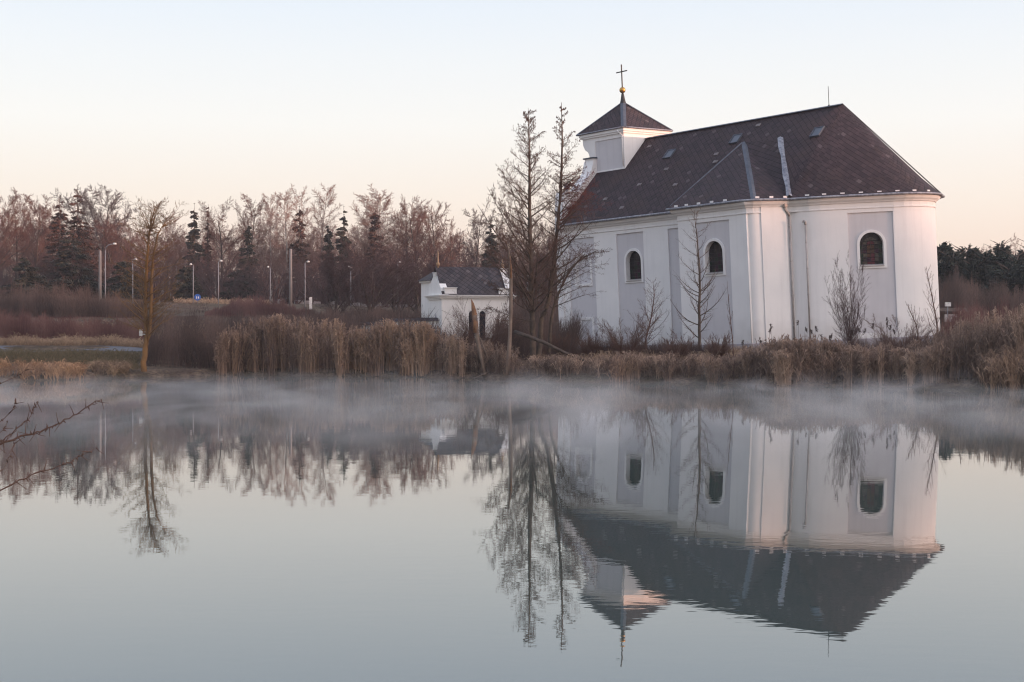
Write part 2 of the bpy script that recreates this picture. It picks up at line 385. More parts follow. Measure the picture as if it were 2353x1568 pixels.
def fill(loops):
    """triangulate nested 2d loops"""
    bm = bmesh.new(); es = []
    for lp in loops:
        vs = [bm.verts.new((x, y, 0)) for x, y in lp]
        es += [bm.edges.new((vs[i], vs[(i+1) % len(vs)])) for i in range(len(vs))]
    bmesh.ops.triangle_fill(bm, use_beauty=True, use_dissolve=False, edges=es, normal=(0, 0, 1))
    bm.verts.ensure_lookup_table()
    V = [(v.co.x, v.co.y) for v in bm.verts]; T = [tuple(v.index for v in f.verts) for f in bm.faces]
    bm.free(); return V, T
def arch(s0, s1, z0, zt, k=14):
    """arched outline: straight jambs and a round head ending at zt"""
    r = (s1-s0)/2; c = (s0+s1)/2; zs = zt-r
    return [(s0, z0), (s1, z0), (s1, zs)]+[(c+r*math.cos(math.pi*i/k), zs+r*math.sin(math.pi*i/k)) for i in range(1, k)]+[(s0, zs)]

class Wall:
    """straight run of wall from A to B (outside on the right-hand side) with its own (s, z, depth) frame"""
    def __init__(s, A, B):
        s.A = Vector((A[0], A[1], 0)); d = Vector((B[0]-A[0], B[1]-A[1], 0)); s.L = d.length; s.d = d.normalized(); s.n = Vector((s.d.y, -s.d.x, 0))
    def p(s, u, z, dep=0.0): return s.A+s.d*u-s.n*dep+Vector((0, 0, z))
    def face(s, mb, loops, dep, mi=0):
        V, T = fill(loops); mb.add([s.p(u, z, dep) for u, z in V], T, mi)
    def reveal(s, mb, loop, d0, d1, mi=0, smooth=False):
        k = len(loop); mb.add([s.p(u, z, d0) for u, z in loop]+[s.p(u, z, d1) for u, z in loop], [(i, (i+1) % k, k+(i+1) % k, k+i) for i in range(k)], mi, smooth)

def rect(a, b, c, d): return [(a, c), (b, c), (b, d), (a, d)]
wall = MB(); panels = []
PZ0, PZ1 = -13.82, -6.83
def run(A, B, plist, windows, z0=ZP, z1=ZT):
    """white render with recessed grey panels; windows sit in the panels"""
    W_ = Wall(A, B)
    holes = [rect(a, b, PZ0, PZ1) for a, b in plist]
    W_.face(wall, [rect(0, W_.L, z0, z1)]+holes, 0)
    for (a, b), h in zip(plist, holes):
        W_.reveal(wall, h, 0, .085)
        pm_ = MB(); loops = [h]
        for (c, kind) in windows:
            if a < c < b: loops.append(arch(c-.68, c+.68, -9.9, -8.0))
        W_.face(pm_, loops, .085)
        cb(pm_, 'wall_panel', M['grey'], fixn=False)
    for (c, kind) in windows: window(W_, c, kind)
def window(W_, c, kind):
    hole = arch(c-.68, c+.68, -9.9, -8.0)
    fr = MB(); outer = arch(c-.84, c+.84, -10.08, -7.84)
    W_.face(fr, [outer, hole], .03); W_.reveal(fr, outer, .03, .085); W_.reveal(fr, hole, .03, .46)
    w_ = cb(fr, 'window', M['white'])
    gl = MB(); inner = arch(c-.675, c+.675, -9.895, -8.005)
    if kind == 'blind':
        W_.face(gl, [inner], .30); cb(gl, 'blind_niche', M['grey'], w_)
        sl_ = MB()
    else:
        W_.face(gl, [inner], .40)
        mats = [M['glass'], M['lead'], M['g_green'], M['g_violet'], M['g_rose'], M['g_brown'], M['g_pale']]
        cw, ch = 1.35/6, .235
        def pane(u0, u1, z0, z1, mi): W_.face(gl, [rect(c+u0+.014, c+u1-.014, z0+.014, z1-.014)], .392, mi)
        pat = [[2, 6, 4, 4, 0, 2], [2, 0, 3, 4, 6, 0], [2, 6, 5, 4, 6, 2], [0, 3, 5, 5, 3, 0], [2, 0, 5, 5, 0, 2]]
        if kind == 'plain': pat = [[0, 2, 3, 0, 0, 0], [0, 0, 3, 2, 3, 0], [2, 0, 0, 3, 0, 0], [0, 0, 2, 0, 0, 2], [0, 0, 0, 3, 0, 0]]
        for r_, row in enumerate(pat):
            for q, mi in enumerate(row):
                if mi: pane(-.675+q*cw, -.675+(q+1)*cw, -9.895+r_*ch, -9.895+(r_+1)*ch, mi)
        if kind == 'stained':
            zc = -8.68
            for q in range(7):
                a0, a1 = math.pi*q/7+.03, math.pi*(q+1)/7-.03
                W_.face(gl, [[(c+.24*math.cos(a0), zc+.24*math.sin(a0)), (c+.42*math.cos(a0), zc+.42*math.sin(a0)), (c+.42*math.cos(a1), zc+.42*math.sin(a1)), (c+.24*math.cos(a1), zc+.24*math.sin(a1))]], .392, 6)
            W_.face(gl, [[(c+.21*math.cos(math.pi*i/8), zc+.21*math.sin(math.pi*i/8)) for i in range(9)]], .392, 4)
        cb(gl, 'pane', mats, w_)
        ba = MB()
        for q in range(1, 6): 
            u = -.675+q*cw; h = math.sqrt(max(0, .675**2-u*u))
            p0, p1 = W_.p(c+u, -9.89, .385), W_.p(c+u, -8.68+h, .385); ba.tube([p0, p1], .011, 4, smooth=False)
        for r_ in range(1, 7):
            z = -9.895+r_*ch; h = .675 if z < -8.68 else math.sqrt(max(.01, .675**2-(z+8.68)**2))
            ba.tube([W_.p(c-h, z, .38), W_.p(c+h, z, .38)], .014, 4, smooth=False)
        cb(ba, 'glazing_bar', M['lead'], w_)
        sl_ = MB(); ps = [W_.p(c-.675, -9.83, .38), W_.p(c+.675, -9.83, .38), W_.p(c+.675, -9.92, -.02), W_.p(c-.675, -9.92, -.02)]
        qs = [p-Vector((0, 0, .05)) for p in ps]
        sl_.add(ps+qs, [(0, 3, 2, 1), (4, 5, 6, 7), (0, 1, 5, 4), (2, 3, 7, 6), (0, 4, 7, 3), (1, 2, 6, 5)])
        cb(sl_, 'sill', M['pipe'], w_)
M['g_green'] = mat('dark_green_pane', (.012, .028, .020), .15, spec=.15)
M['g_violet'] = mat('violet_pane', (.032, .012, .028), .15, spec=.15)
M['g_rose'] = mat('wine_red_pane', (.085, .022, .032), .2, spec=.15)
M['g_brown'] = mat('amber_brown_pane', (.085, .045, .032), .25, spec=.15, noise=4)
M['g_pale'] = mat('pale_pane', (.10, .088, .075), .25, spec=.15, noise=4)

run((-19.45, -5.5), (-6.95, -5.5), [(.58, 3.09), (5.19, 7.63), (9.79, 11.9)], [(1.9, 'blind'), (6.62, 'plain')])
run((-6.95, -5.5), (-6.95, -7.5), [], [])
run((-6.95, -7.5), (-1.62, -7.5), [(1.4, 4.02)], [(2.72, 'plain')])
run(facetA, facetB, [(.03, 2.62)], [(1.34, 'stained')])
strip(wall, conv[:2], ZP, ZT); strip(wall, conv[1:6], ZP, ZT, 0, True); strip(wall, conv[5:7], ZP, ZT); strip(wall, conv[6:8], ZP, ZT); strip(wall, conv[7:], ZP, ZT)
strip(wall, apseL, ZP, ZT, 0, True); strip(wall, apseR, ZP, ZT, 0, True)
strip(wall, [(-.3, 5.4), (-1.6, 7.5), (-6.95, 7.5), (-6.95, 5.5), (-19.45, 5.5), (-19.45, -5.5)], ZP, ZT)
cb(wall, 'wall', M['white'])
OUT = [(-19.45, -5.5), (-6.95, -5.5), (-6.95, -7.5), (-1.6, -7.5), (-1.33, -7.25), (-1.1, -6.85), (-.40, -5.15)]+apseL[1:-1]+[facetA]+apseR+[(-1.6, 7.5), (-6.95, 7.5), (-6.95, 5.5), (-19.45, 5.5)]
def offset(poly, d):
    res = []; k = len(poly)
    for i in range(k):
        a, b_, c_ = Vector(poly[i-1]), Vector(poly[i]), Vector(poly[(i+1) % k])
        e1 = (b_-a).normalized(); e2 = (c_-b_).normalized(); n1_ = Vector((e1.y, -e1.x)); n2_ = Vector((e2.y, -e2.x))
        m_ = (n1_+n2_); m_ = m_/max(.35, m_.length_squared)*2
        res.append((b_.x+m_.x*d/1.0, b_.y+m_.y*d))
    return res
def sweep(mb, prof, mi=0, poly=OUT):
    """run a moulding profile [(outset, z)...] round the building"""
    rings = [[(x, y, z) for x, y in offset(poly, d)] for d, z in prof]; k = len(poly)
    vs = [v for r_ in rings for v in r_]
    fs = [(i*k+j, i*k+(j+1) % k, (i+1)*k+(j+1) % k, (i+1)*k+j) for i in range(len(rings)-1) for j in range(k)]
    mb.add(vs, fs, mi)
mb = MB(); sweep(mb, [(.0, -6.62), (.05, -6.60), (.05, -6.54), (.012, -6.52), (.012, -6.28), (.10, -6.26), (.14, -6.19), (.27, -6.10), (.33, -5.99), (.33, -5.93), (.05, -5.92)])
cb(mb, 'cornice', M['white'])
mb = MB(); sweep(mb, [(.0, ZP+.03), (.07, ZP), (.09, -15.0), (.09, -17.6)])
cb(mb, 'plinth', M['plinth'])

# main roof
Ev = offset(OUT, .47); ZE = -5.85
EL, ER = (-7.42, -7.97, ZE), (-1.75, -7.95, ZE)
T1 = (-6.4, -1.62, -1.59); T2 = (-3.39, -1.86, -1.83); VB = (Ev[6][0], Ev[6][1], ZE)
mb = MB()
def poly(mb, pts, mi=0): mb.add(pts, [tuple(range(len(pts)))], mi)
GX0 = -19.15
poly(mb, [(GX0, 0, 0), (GX0, -5.97, ZE), (-7.42, -5.97, ZE), T1])
poly(mb, [(GX0, 0, 0), T1, T2, (0, 0, 0)])
apse_e = [VB]+[(Ev[i][0], Ev[i][1], ZE) for i in range(7, 7+len(apseL)-1+len(apseR)-1)]
tip = (4.12, 4.02)
apse_e = [p for p in apse_e if p[1] < 2.6]+[(4.75, 2.75, ZE), (tip[0], tip[1], ZE), (2.8, 5.15, ZE), (1.2, 5.7, ZE), (-.4, 5.9, ZE)]
# slight bell-cast towards the eaves
mid = [(x*.80, y*.80, ZE*.80-.13) for x, y, z in apse_e]
mid[0] = (VB[0]*.8, VB[1]*.8, VB[1]*.8*.9828-.1)
vs = [(0, 0, 0), T2]+mid+apse_e; k = len(mid)
mb.add(vs, [(0, 1, 2)]+[(0, 2+i, 3+i) for i in range(k-1)]+[(2+i, 2+k+i, 3+k+i, 3+i) for i in range(k-1)]+[(1, 2+k, 2)], 0, True)
poly(mb, [(0, 0, 0), (-.4, 5.9, ZE), (GX0, 5.97, ZE), (GX0, 0, 0)])
roof = cb(mb, 'roof', M['slate'], uv=True)
mb = MB()
E3 = Ev[4]; E4 = Ev[5]
poly(mb, [EL, ER, T1]); poly(mb, [ER, (E3[0], E3[1], ZE), T1]); poly(mb, [EL, T1, (-7.42, -5.97, ZE)])
poly(mb, [T1, (E3[0], E3[1], ZE), (E4[0], E4[1], ZE)]); poly(mb, [T1, (E4[0], E4[1], ZE), VB, T2])
cb(mb, 'transept_roof', M['slate'], uv=True)
# far transept roof
mb = MB(); poly(mb, [(-7.42, 7.97, ZE), T1[:1]+(1.62, -1.59), (-1.2, 7.9, ZE)]); poly(mb, [(-1.2, 7.9, ZE), (-6.4, 1.62, -1.59), (-3.39, 1.86, -1.83), (-.3, 5.6, ZE)])
cb(mb, 'transept_roof', M['slate'], uv=True)
# eaves board under the slates
mb = MB(); E_all = [(GX0, -5.97), (-7.42, -5.97), (-7.42, -7.97), (-1.75, -7.95), E3, E4, (VB[0], VB[1])]+[(p[0], p[1]) for p in apse_e[1:]]
k = len(E_all)
inn = [(x*.94 if x > 0 else x, y*.93) for x, y in E_all]
vs = [(x, y, ZE-.01) for x, y in E_all]+[(x, y, ZE-.02) for x, y in inn]
mb.add(vs, [(i, i+1, k+i+1, k+i) for i in range(k-1)])
cb(mb, 'soffit', M['pipe'])
# gutters and flashings
mb = MB(); 
gpts = [(x, y, ZE-.02) for x, y in E_all]
mb.tube(gpts[:2], .075, 6); mb.tube(gpts[2:4]+gpts[4:7]+gpts[7:], .075, 6)
cb(mb, 'gutter', M['worn_zinc'])
def flash(a, b_, wdt, mt, nm='hip_flashing', lift=.03, sag=None):
    a, b_ = Vector(a), Vector(b_); m_ = MB(); pts = [a+(b_-a)*i/6+Vector((0, 0, lift)) for i in range(7)]
    side = (b_-a).cross(Vector((0, 0, 1))).normalized()*wdt/2
    vs = []
    for i, p in enumerate(pts):
        k2 = 1+.25*math.sin(i*2.1) if sag else 1
        vs += [p-side*k2-Vector((0, 0, .05)), p+Vector((0, 0, .035)), p+side*k2-Vector((0, 0, .05))]
    m_.add(vs, [(3*i+q, 3*i+q+1, 3*i+q+4, 3*i+q+3) for i in range(6) for q in (0, 1)])
    cb(m_, nm, mt)
flash((GX0, 0, 0), (0, 0, 0), .34, M['zinc'], 'ridge_flashing')
flash(T1, (E3[0], E3[1], ZE), .34, M['zinc']); flash((-3.36, -1.84, -1.74), (VB[0], VB[1], ZE+.1), .34, M['worn_zinc'], 'valley_flashing', .10, True)
flash((-6.5, -1.72, -1.60), (EL[0]+.03, EL[1]+.3, ZE+.18), .10, M['zinc'], 'valley_flashing', .02)
flash((0, 0, 0), (tip[0], tip[1], ZE), .10, M['iron'])
# lightning rod
mb = MB(); mb.tube([(-1.0, 0, .02), (-1.0, 0, .12)], .05, 6); mb.tube([(-1.0, 0, .1), (-1.0, 0, 1.25)], .018, 5); cb(mb, 'lightning_rod', M['iron'])
# snow guards on the eaves
mb = None
def at_eave(p, q, t, up=.32):
    x = p[0]+(q[0]-p[0])*t; y = p[1]+(q[1]-p[1])*t
    return x, y
guards = [((-7.42, -7.97), (-1.75, -7.95), t) for t in (.12, .27, .44, .62, .80)]+[(E3, E4, .45), (E4, (VB[0], VB[1]), .35), (E4, (VB[0], VB[1]), .88)]
ae = [(p[0], p[1]) for p in apse_e]
def along(pl, dist):
    for a, b_ in zip(pl, pl[1:]):
        L_ = math.dist(a, b_)
        if dist <= L_: return a, b_, dist/L_
        dist -= L_
    return pl[-2], pl[-1], 1
for dd in (1.0, 2.0, 3.05, 4.1, 5.15, 6.2, 7.3, 8.5): guards.append(along(ae, dd))
for p, q, t in guards:
    x, y = at_eave(p, q, t); d = Vector((q[0]-p[0], q[1]-p[1], 0)).normalized(); nn = Vector((d.y, -d.x, 0))
    c0 = Vector((x, y, ZE+.06))-nn*.12
    g = MB(); Mx = Matrix(((d.x, nn.x, 0, c0.x), (d.y, nn.y, 0, c0.y), (0, 0, 1, c0.z), (0, 0, 0, 1)))
    g.box(-.12, .12, -.02, .02, .02, .13, 0, Mx); g.box(-.1, -.07, -.16, .0, -.03, .05, 0, Mx); g.box(.07, .1, -.16, 0, -.03, .05, 0, Mx)
    cb(g, 'snow_guard', M['white'])
# skylights and tile vents lie on the pond-side slope z = .98 y
SLP = .9828; an = math.atan(SLP)
def slope_M(x, y, lift=0.0):
    t = Vector((0, math.cos(an), math.sin(an))); nr = Vector((0, -math.sin(an), math.cos(an)))
    o_ = Vector((x, y, SLP*y))+nr*lift
    return Matrix(((1, 0, 0, o_.x), (0, t.y, nr.y, o_.y), (0, t.z, nr.z, o_.z), (0, 0, 0, 1)))
for x, y in ((-12.75, -1.64), (-7.3, -1.3), (-.62, -1.75)):
    s_ = MB(); Mx = slope_M(x, y)
    s_.box(-.30, .30, .36, .42, 0, .11, 0, Mx); s_.box(-.30, .30, -.42, -.36, 0, .11, 0, Mx); s_.box(-.36, -.30, -.42, .42, 0, .12, 0, Mx); s_.box(.30, .36, -.42, .42, 0, .12, 0, Mx)
    sk = cb(s_, 'skylight', M['zinc'])
    s_ = MB(); s_.box(-.298, .298, -.358, .358, .02, .08, 0, Mx); cb(s_, 'pane', M['skyglass'] if 'skyglass' in M else M.setdefault('skyglass', mat('skylight_glass', (.05, .06, .08), .3, spec=.5)), sk)
for x, y in ((-15.43, -.73), (-12.08, -2.76), (-13.72, -3.65), (-10.18, -4.03), (-8.24, -2.19), (-7.85, -2.75), (-13.89, -5.22), (-16.2, -4.4), (-6.1, -.5)):
    s_ = MB(); s_.box(-.17, .17, -.12, .12, -.01, .05, 0, slope_M(x, y)); cb(s_, 'roof_vent', M.setdefault('vent', mat('weathered_vent', (.20, .18, .18), .8, noise=4)))

# tower over the facade
TX0, TX1, TB = -20.45, -16.4, 2.2
mb = MB()
side = [(TX0+.02, .30), (TX0+.05, -.1), (TX0+.22, -.45), (TX0+.50, -.62), (TX0+.62, -.85), (TX0+.72, -1.3), (TX0+.74, -2.3), (TX1, -2.3), (TX1, .30)]
for y, fl in ((-TB, False), (2.25, True)):
    V, T = fill([side, rect(-19.2, TX1-.22, -2.05, .02)] if not fl else [side])
    mb.add([(x, y, z) for x, z in V], T)
rc = rect(-19.2, TX1-.22, -2.05, .02)
mb.add([(x, -TB, z) for x, z in rc]+[(x, -TB+.05, z) for x, z in rc], [(i, (i+1) % 4, 4+(i+1) % 4, 4+i) for i in range(4)])
k = len(side); mb.add([(x, -TB, z) for x, z in side]+[(x, 2.25, z) for x, z in side], [(i, (i+1) % k, k+(i+1) % k, k+i) for i in range(k)])
tower = cb(mb, 'tower', M['white'])
mb = MB(); V, T = fill([rc]); mb.add([(x, -TB+.05, z) for x, z in V], T); cb(mb, 'wall_panel', M['grey'], tower)
def boxring(mb, x0, x1, y0, y1, z0, z1): mb.box(x0, x1, y0, y1, z0, z1)
mb = MB(); mb.box(TX0-.1, TX1+.10, -TB-.1, 2.35, .30, .42); mb.box(TX0-.18, TX1+.18, -TB-.17, 2.43, .423, .60); cb(mb, 'cornice', M['white'], tower)
mb = MB(); ex0, ex1, ey = -20.81, -16.14, 2.42; ap = (-18.47, 0, 2.83)
cs = [(ex0, -ey, .65), (ex1, -ey, .65), (ex1, ey+.03, .65), (ex0, ey+.03, .65)]
for i in range(4): poly(mb, [cs[i], cs[(i+1) % 4], ap])
poly(mb, cs[::-1]); cb(mb, 'tower_roof', M['slate'], tower, uv=True)
mb = MB(); mb.tube([cs[0], cs[1], cs[2], cs[3], cs[0]], .06, 6); cb(mb, 'gutter', M['worn_zinc'], tower)
for i in range(4):
    a, b_ = Vector(ap), Vector(cs[i]); m_ = MB(); side_ = (b_-a).cross(Vector((0, 0, 1))).normalized()*(.19 if i == 1 else .09)
    vs = []
    for q in range(2):
        p = (a if q == 0 else b_)+Vector((0, 0, .03)); vs += [p-side_-Vector((0, 0, .04)), p+Vector((0, 0, .04)), p+side_-Vector((0, 0, .04))]
    m_.add(vs, [(0, 1, 4, 3), (1, 2, 5, 4)]); cb(m_, 'hip_flashing', M['zinc'], tower)
mb = MB(); mb.lathe([(.26, 2.62), (.17, 2.95), (.09, 3.4), (.05, 3.52)], 10, (ap[0], 0, 0)); cb(mb, 'spire', M['iron'], tower)
mb = MB(); mb.lathe([(.001, 3.44)]+[(.22*math.sin(math.pi*i/12), 3.67-.22*math.cos(math.pi*i/12)) for i in range(1, 12)]+[(.001, 3.90)], 18, (ap[0], 0, 0)); cb(mb, 'gold_ball', M['gold'], tower)
mb = MB(); mb.box(ap[0]-.035, ap[0]+.035, -.03, .03, 3.86, 5.47); 
mb.box(ap[0]-.52, ap[0]-.036, -.03, .03, 4.93, 5.0); mb.box(ap[0]+.036, ap[0]+.52, -.03, .03, 4.93, 5.0); cb(mb, 'cross', M['iron'], tower)
mb = MB(); mb.tube([(TX1-.35, -TB-.2, .52), (TX1-.33, -TB-.2, .4), (TX1-.1, -TB-.07, .15), (TX1-.08, -TB-.07, -2.0)], .045, 8); cb(mb, 'downpipe', M['white'], tower)
# lifted sheet on the tower roof
mb = MB(); t_ = Vector((ex1, ey, .65))
def onr(u, v): # u along eave 0..1, v up 0..1 on the east face
    a = Vector(cs[1]).lerp(Vector(cs[2]), u); return a.lerp(Vector(ap), v)+Vector((.06, 0, .06))
mb.tube([onr(.62, .80), onr(.72, .73), onr(.80, .72)], .03, 5); mb.tube([onr(.57, .86), onr(.62, .80)], .04, 5); cb(mb, 'loose_slate', M['dark'], tower)

# scrolled gable of the facade, a thick slab rising above the roof's end
gp = [(-5.62, -6.2), (-5.56, -4.7), (-5.42, -3.75), (-5.3, -3.56), (-4.25, -3.56), (-4.05, -3.5), (-3.73, -3.09), (-3.26, -2.67), (-2.82, -2.2), (-2.6, -1.67), (-2.5, -1.35), (-2.5, -1.15), (-2.2, -1.15)]
prof = gp+[(-y, z) for y, z in gp[::-1]]
V, T = fill([prof])
mb = MB(); gx0, gx1 = -20.0, -19.17
for x in (gx0, gx1): mb.add([(x, y, z) for y, z in V], T)
k = len(prof); mb.add([(gx0, y, z) for y, z in prof]+[(gx1, y, z) for y, z in prof], [(i, (i+1) % k, k+(i+1) % k, k+i) for i in range(k)])
gable = cb(mb, 'scroll_gable', M['white'])
for sgn in (1, -1):
    mb = MB(); pl = [(gx0-.06, sgn*y, z+.03) for y, z in gp[3:11]]; pr = [(gx1+.05, sgn*y, z+.03) for y, z in gp[3:11]]
    k = len(pl); mb.add(pl+pr+[(x, y, z-.09) for x, y, z in pl+pr], [(i, i+1, k+i+1, k+i) for i in range(k-1)]+[(2*k+i, 2*k+i+1, i+1, i) for i in range(k-1)]+[(k+i, k+i+1, 3*k+i+1, 3*k+i) for i in range(k-1)])
    cb(mb, 'coping', M['white'], gable); mb = MB(); mb.box(gx0-.1, gx1+.08, sgn*2.36-.22, sgn*2.36+.22, -1.15, -1.06)
    cb(mb, 'capstone', M['zinc'], gable)
for sgn in (1, -1):
    mb = MB(); mb.lathe([(.14, -3.55), (.16, -3.5), (.07, -3.42), (.08, -3.36)]+[(.2*math.sin(math.pi*i/10), -3.18-.2*math.cos(math.pi*i/10)) for i in range(1, 10)]+[(.001, -2.98)], 14, (-19.55, -4.74*sgn, 0)); cb(mb, 'stone_ball', M['plinth'], gable)
# facade wall below the gable
mb = MB(); mb.box(-20.0, -19.46, -5.62, 5.62, -15.2, -6.2); cb(mb, 'facade', M['white'])
# downpipes
mb = MB(); pe = Vector((-.43, -5.33, 0))
mb.box(-.56, -.28, -5.62, -5.34, -6.28, -5.98); mb.tube([(-.42, -5.48, -6.25), (-.40, -5.42, -6.45), (-.33, -5.28, -6.62), (-.32, -5.18, -6.8)], .065, 10)
mb.tube([(-.32, -5.18, -6.78), (-.32, -5.18, -14.9)], .06, 10)
for z in (-7.4, -9.4, -11.4, -13.2): mb.tube([(-.32, -5.18, z), (-.32, -5.18, z-.06)], .075, 10)
cb(mb, 'downpipe', M['pipe'])
mb = MB(); q0 = Vector((.56, -4.86, 0))
mb.tube([(q0.x-.08, q0.y-.12, -7.17), (q0.x, q0.y+.0, -7.22), (q0.x, q0.y, -7.4)], [.085, .085, .065], 8); mb.tube([(q0.x, q0.y, -7.38), (q0.x, q0.y, -14.05)], .05, 8)
for z in (-8.4, -9.9, -11.4, -12.9): mb.tube([(q0.x, q0.y, z), (q0.x, q0.y, z-.05)], .065, 8)
cb(mb, 'downpipe', M['pipe'])
# thin lightning conductor at the transept corner
mb = MB(); mb.tube([(-1.58, -7.55, -6.7), (-1.56, -7.55, -14.6)], .018, 5); cb(mb, 'lightning_conductor', M['white'])
# blocked doorway low in the first bay
Wn = Wall((-19.45, -5.5), (-6.95, -5.5))
mb = MB(); 
for lo in ([(1.35, 2.7, -12.35, -12.18)], [(1.35, 1.5, -14.1, -12.353)], [(2.55, 2.7, -14.1, -12.353)]):
    a, b_, c_, d_ = lo[0]; vs = [Wn.p(u, z, dp) for dp in (.084, .03) for u, z in rect(a, b_, c_, d_)]
    mb.add(vs, [(4, 5, 6, 7), (0, 1, 5, 4), (1, 2, 6, 5), (2, 3, 7, 6), (3, 0, 4, 7)])
cb(mb, 'doorway', M['white'])

# ------------------------------------------------------------------ bare trees
M['bark'] = mat('grey_brown_bark', (.11, .082, .066), .95, noise=3, col2=(.055, .042, .036), bump=(14, .6, .03))
M['twig'] = mat('dark_twigs', (.145, .083, .064), .95, noise=2, col2=(.085, .05, .04))
M['alder_bark'] = mat('alder_bark', (.135, .095, .07), .95, noise=2, col2=(.05, .04, .036), bump=(12, .6, .03))
M['moss_bark'] = mat('lichen_covered_bark', (.25, .125, .045), .95, noise=1.2, col2=(.13, .085, .05), bump=(14, .6, .03))
M['moss_twig'] = mat('lichen_covered_twigs', (.20, .115, .05), .95, noise=1.2, col2=(.11, .075, .05))
M['rust_twig'] = mat('reddish_twigs', (.185, .083, .060), .95, noise=.3, col2=(.10, .05, .042))
M['pale_twig'] = mat('pale_brown_twigs', (.30, .18, .14), .95, noise=.6, col2=(.20, .12, .10))
M['violet_twig'] = mat('violet_brown_twigs', (.092, .055, .053), .95, noise=.4, col2=(.062, .04, .04))
M['red_twig'] = mat('dark_red_twigs', (.16, .05, .04), .95, noise=2, col2=(.11, .04, .035))
M['birch_bark'] = mat('white_birch_bark', (.52, .45, .40), .9, noise=4, col2=(.20, .17, .15))
M['needle'] = mat('dark_spruce_needles', (.020, .024, .018), .95, tint=(.052, .044, .030))
M['needle_red'] = mat('browned_spruce_needles', (.10, .045, .034), .95, tint=(.045, .038, .026))
M['needle_pine'] = mat('pine_needles', (.015, .025, .022), .95, tint=(.036, .048, .034))
M['dead_wood'] = mat('bleached_dead_wood', (.23, .17, .135), .9, noise=2.5, col2=(.13, .095, .078), bump=(10, .6, .03))
M['torn_wood'] = mat('torn_orange_wood', (.30, .155, .085), .9, noise=5, col2=(.15, .08, .05))

class Segs:
    def __init__(s): s.a = []; s.b = []; s.r = []; s.q = []
    def add(s, p, q, r0, r1): s.a.append(tuple(p)); s.b.append(tuple(q)); s.r.append(r0); s.q.append(r1)
    def mesh(s, name, mat_, parent=None, sides=3, origin=None):
        A = np.array(s.a); B_ = np.array(s.b)
        if origin is not None: A = A-np.array(origin); B_ = B_-np.array(origin)
        return seg_mesh(name, A, B_, s.r, s.q, mat_, parent, sides=sides)
def rperp(rng, d):
    v = Vector((rng.gauss(0, 1), rng.gauss(0, 1), rng.gauss(0, 1))); v = v-d*v.dot(d)
    return v.normalized() if v.length > 1e-6 else Vector((1, 0, 0))
def grow(tr, cr, rng, p, d, L, r, lv, P):
    """one branch with its side shoots; levels up to P['split'] go to the trunk mesh, the rest to the crown"""
    ns = P['n'][lv]; st = L/ns; az = rng.uniform(0, 6.28)
    last = lv >= P['max']
    for i in range(ns):
        t0, t1 = i/ns, (i+1)/ns
        d = (d+rperp(rng, d)*P['wob'][lv]*rng.random()+Vector((0, 0, P['up'][lv]))).normalized()
        q = p+d*st
        ra, rb = r*(1-t0*P['tap']), r*(1-t1*P['tap'])
        ra = max(ra, P['rmin']); rb = max(rb, P['rmin']*.6 if last else P['rmin'])
        (tr if lv <= P['split'] else cr).add(p, q, ra, rb)
        if not last and t1 > P['t0'][lv]:
            kk = P['kids'][lv]; kk = int(kk)+(rng.random() < kk-int(kk))
            for c in range(kk):
                az += 2.4+rng.uniform(-.4, .4)
                u = rperp(rng, d)
                ref = Vector((math.cos(az), math.sin(az), 0)); ref = ref-d*ref.dot(d)
                if lv == 0 and ref.length > .1: u = ref.normalized()
                ang = R(P['ang'][lv]+rng.uniform(-12, 12))
                cd = d*math.cos(ang)+u*math.sin(ang)
                tt = (t1-P['t0'][lv])/(1-P['t0'][lv])
                cl = L*P['len'][lv]*P['shape'](tt)*rng.uniform(.7, 1.15) if lv == 0 else L*P['len'][lv]*(1.1-.6*t1)*rng.uniform(.6, 1.2)
                grow(tr, cr, rng, p+(q-p)*rng.random(), cd.normalized(), cl, rb*P['rr'][lv], lv+1, P)
        p = q
    if last and P.get('bud') and rng.random() < P['bud']:
        e = p+Vector((rng.uniform(-.02, .02), rng.uniform(-.02, .02), -rng.uniform(.03, .07))); cr.add(p, e, .010, .007)
def params(**k):
    P = dict(n=[14, 6, 4, 2], wob=[.05, .22, .3, .3], up=[.0, .06, .04, .02], kids=[3, 1.6, 1.6, 0], ang=[55, 45, 40, 40], len=[.32, .38, .4, .4], t0=[.2, .15, .1, 0],
             rr=[.42, .5, .55, .5], tap=.85, rmin=.012, split=0, max=3, shape=lambda t: 1-.75*t)
    P.update(k); return P
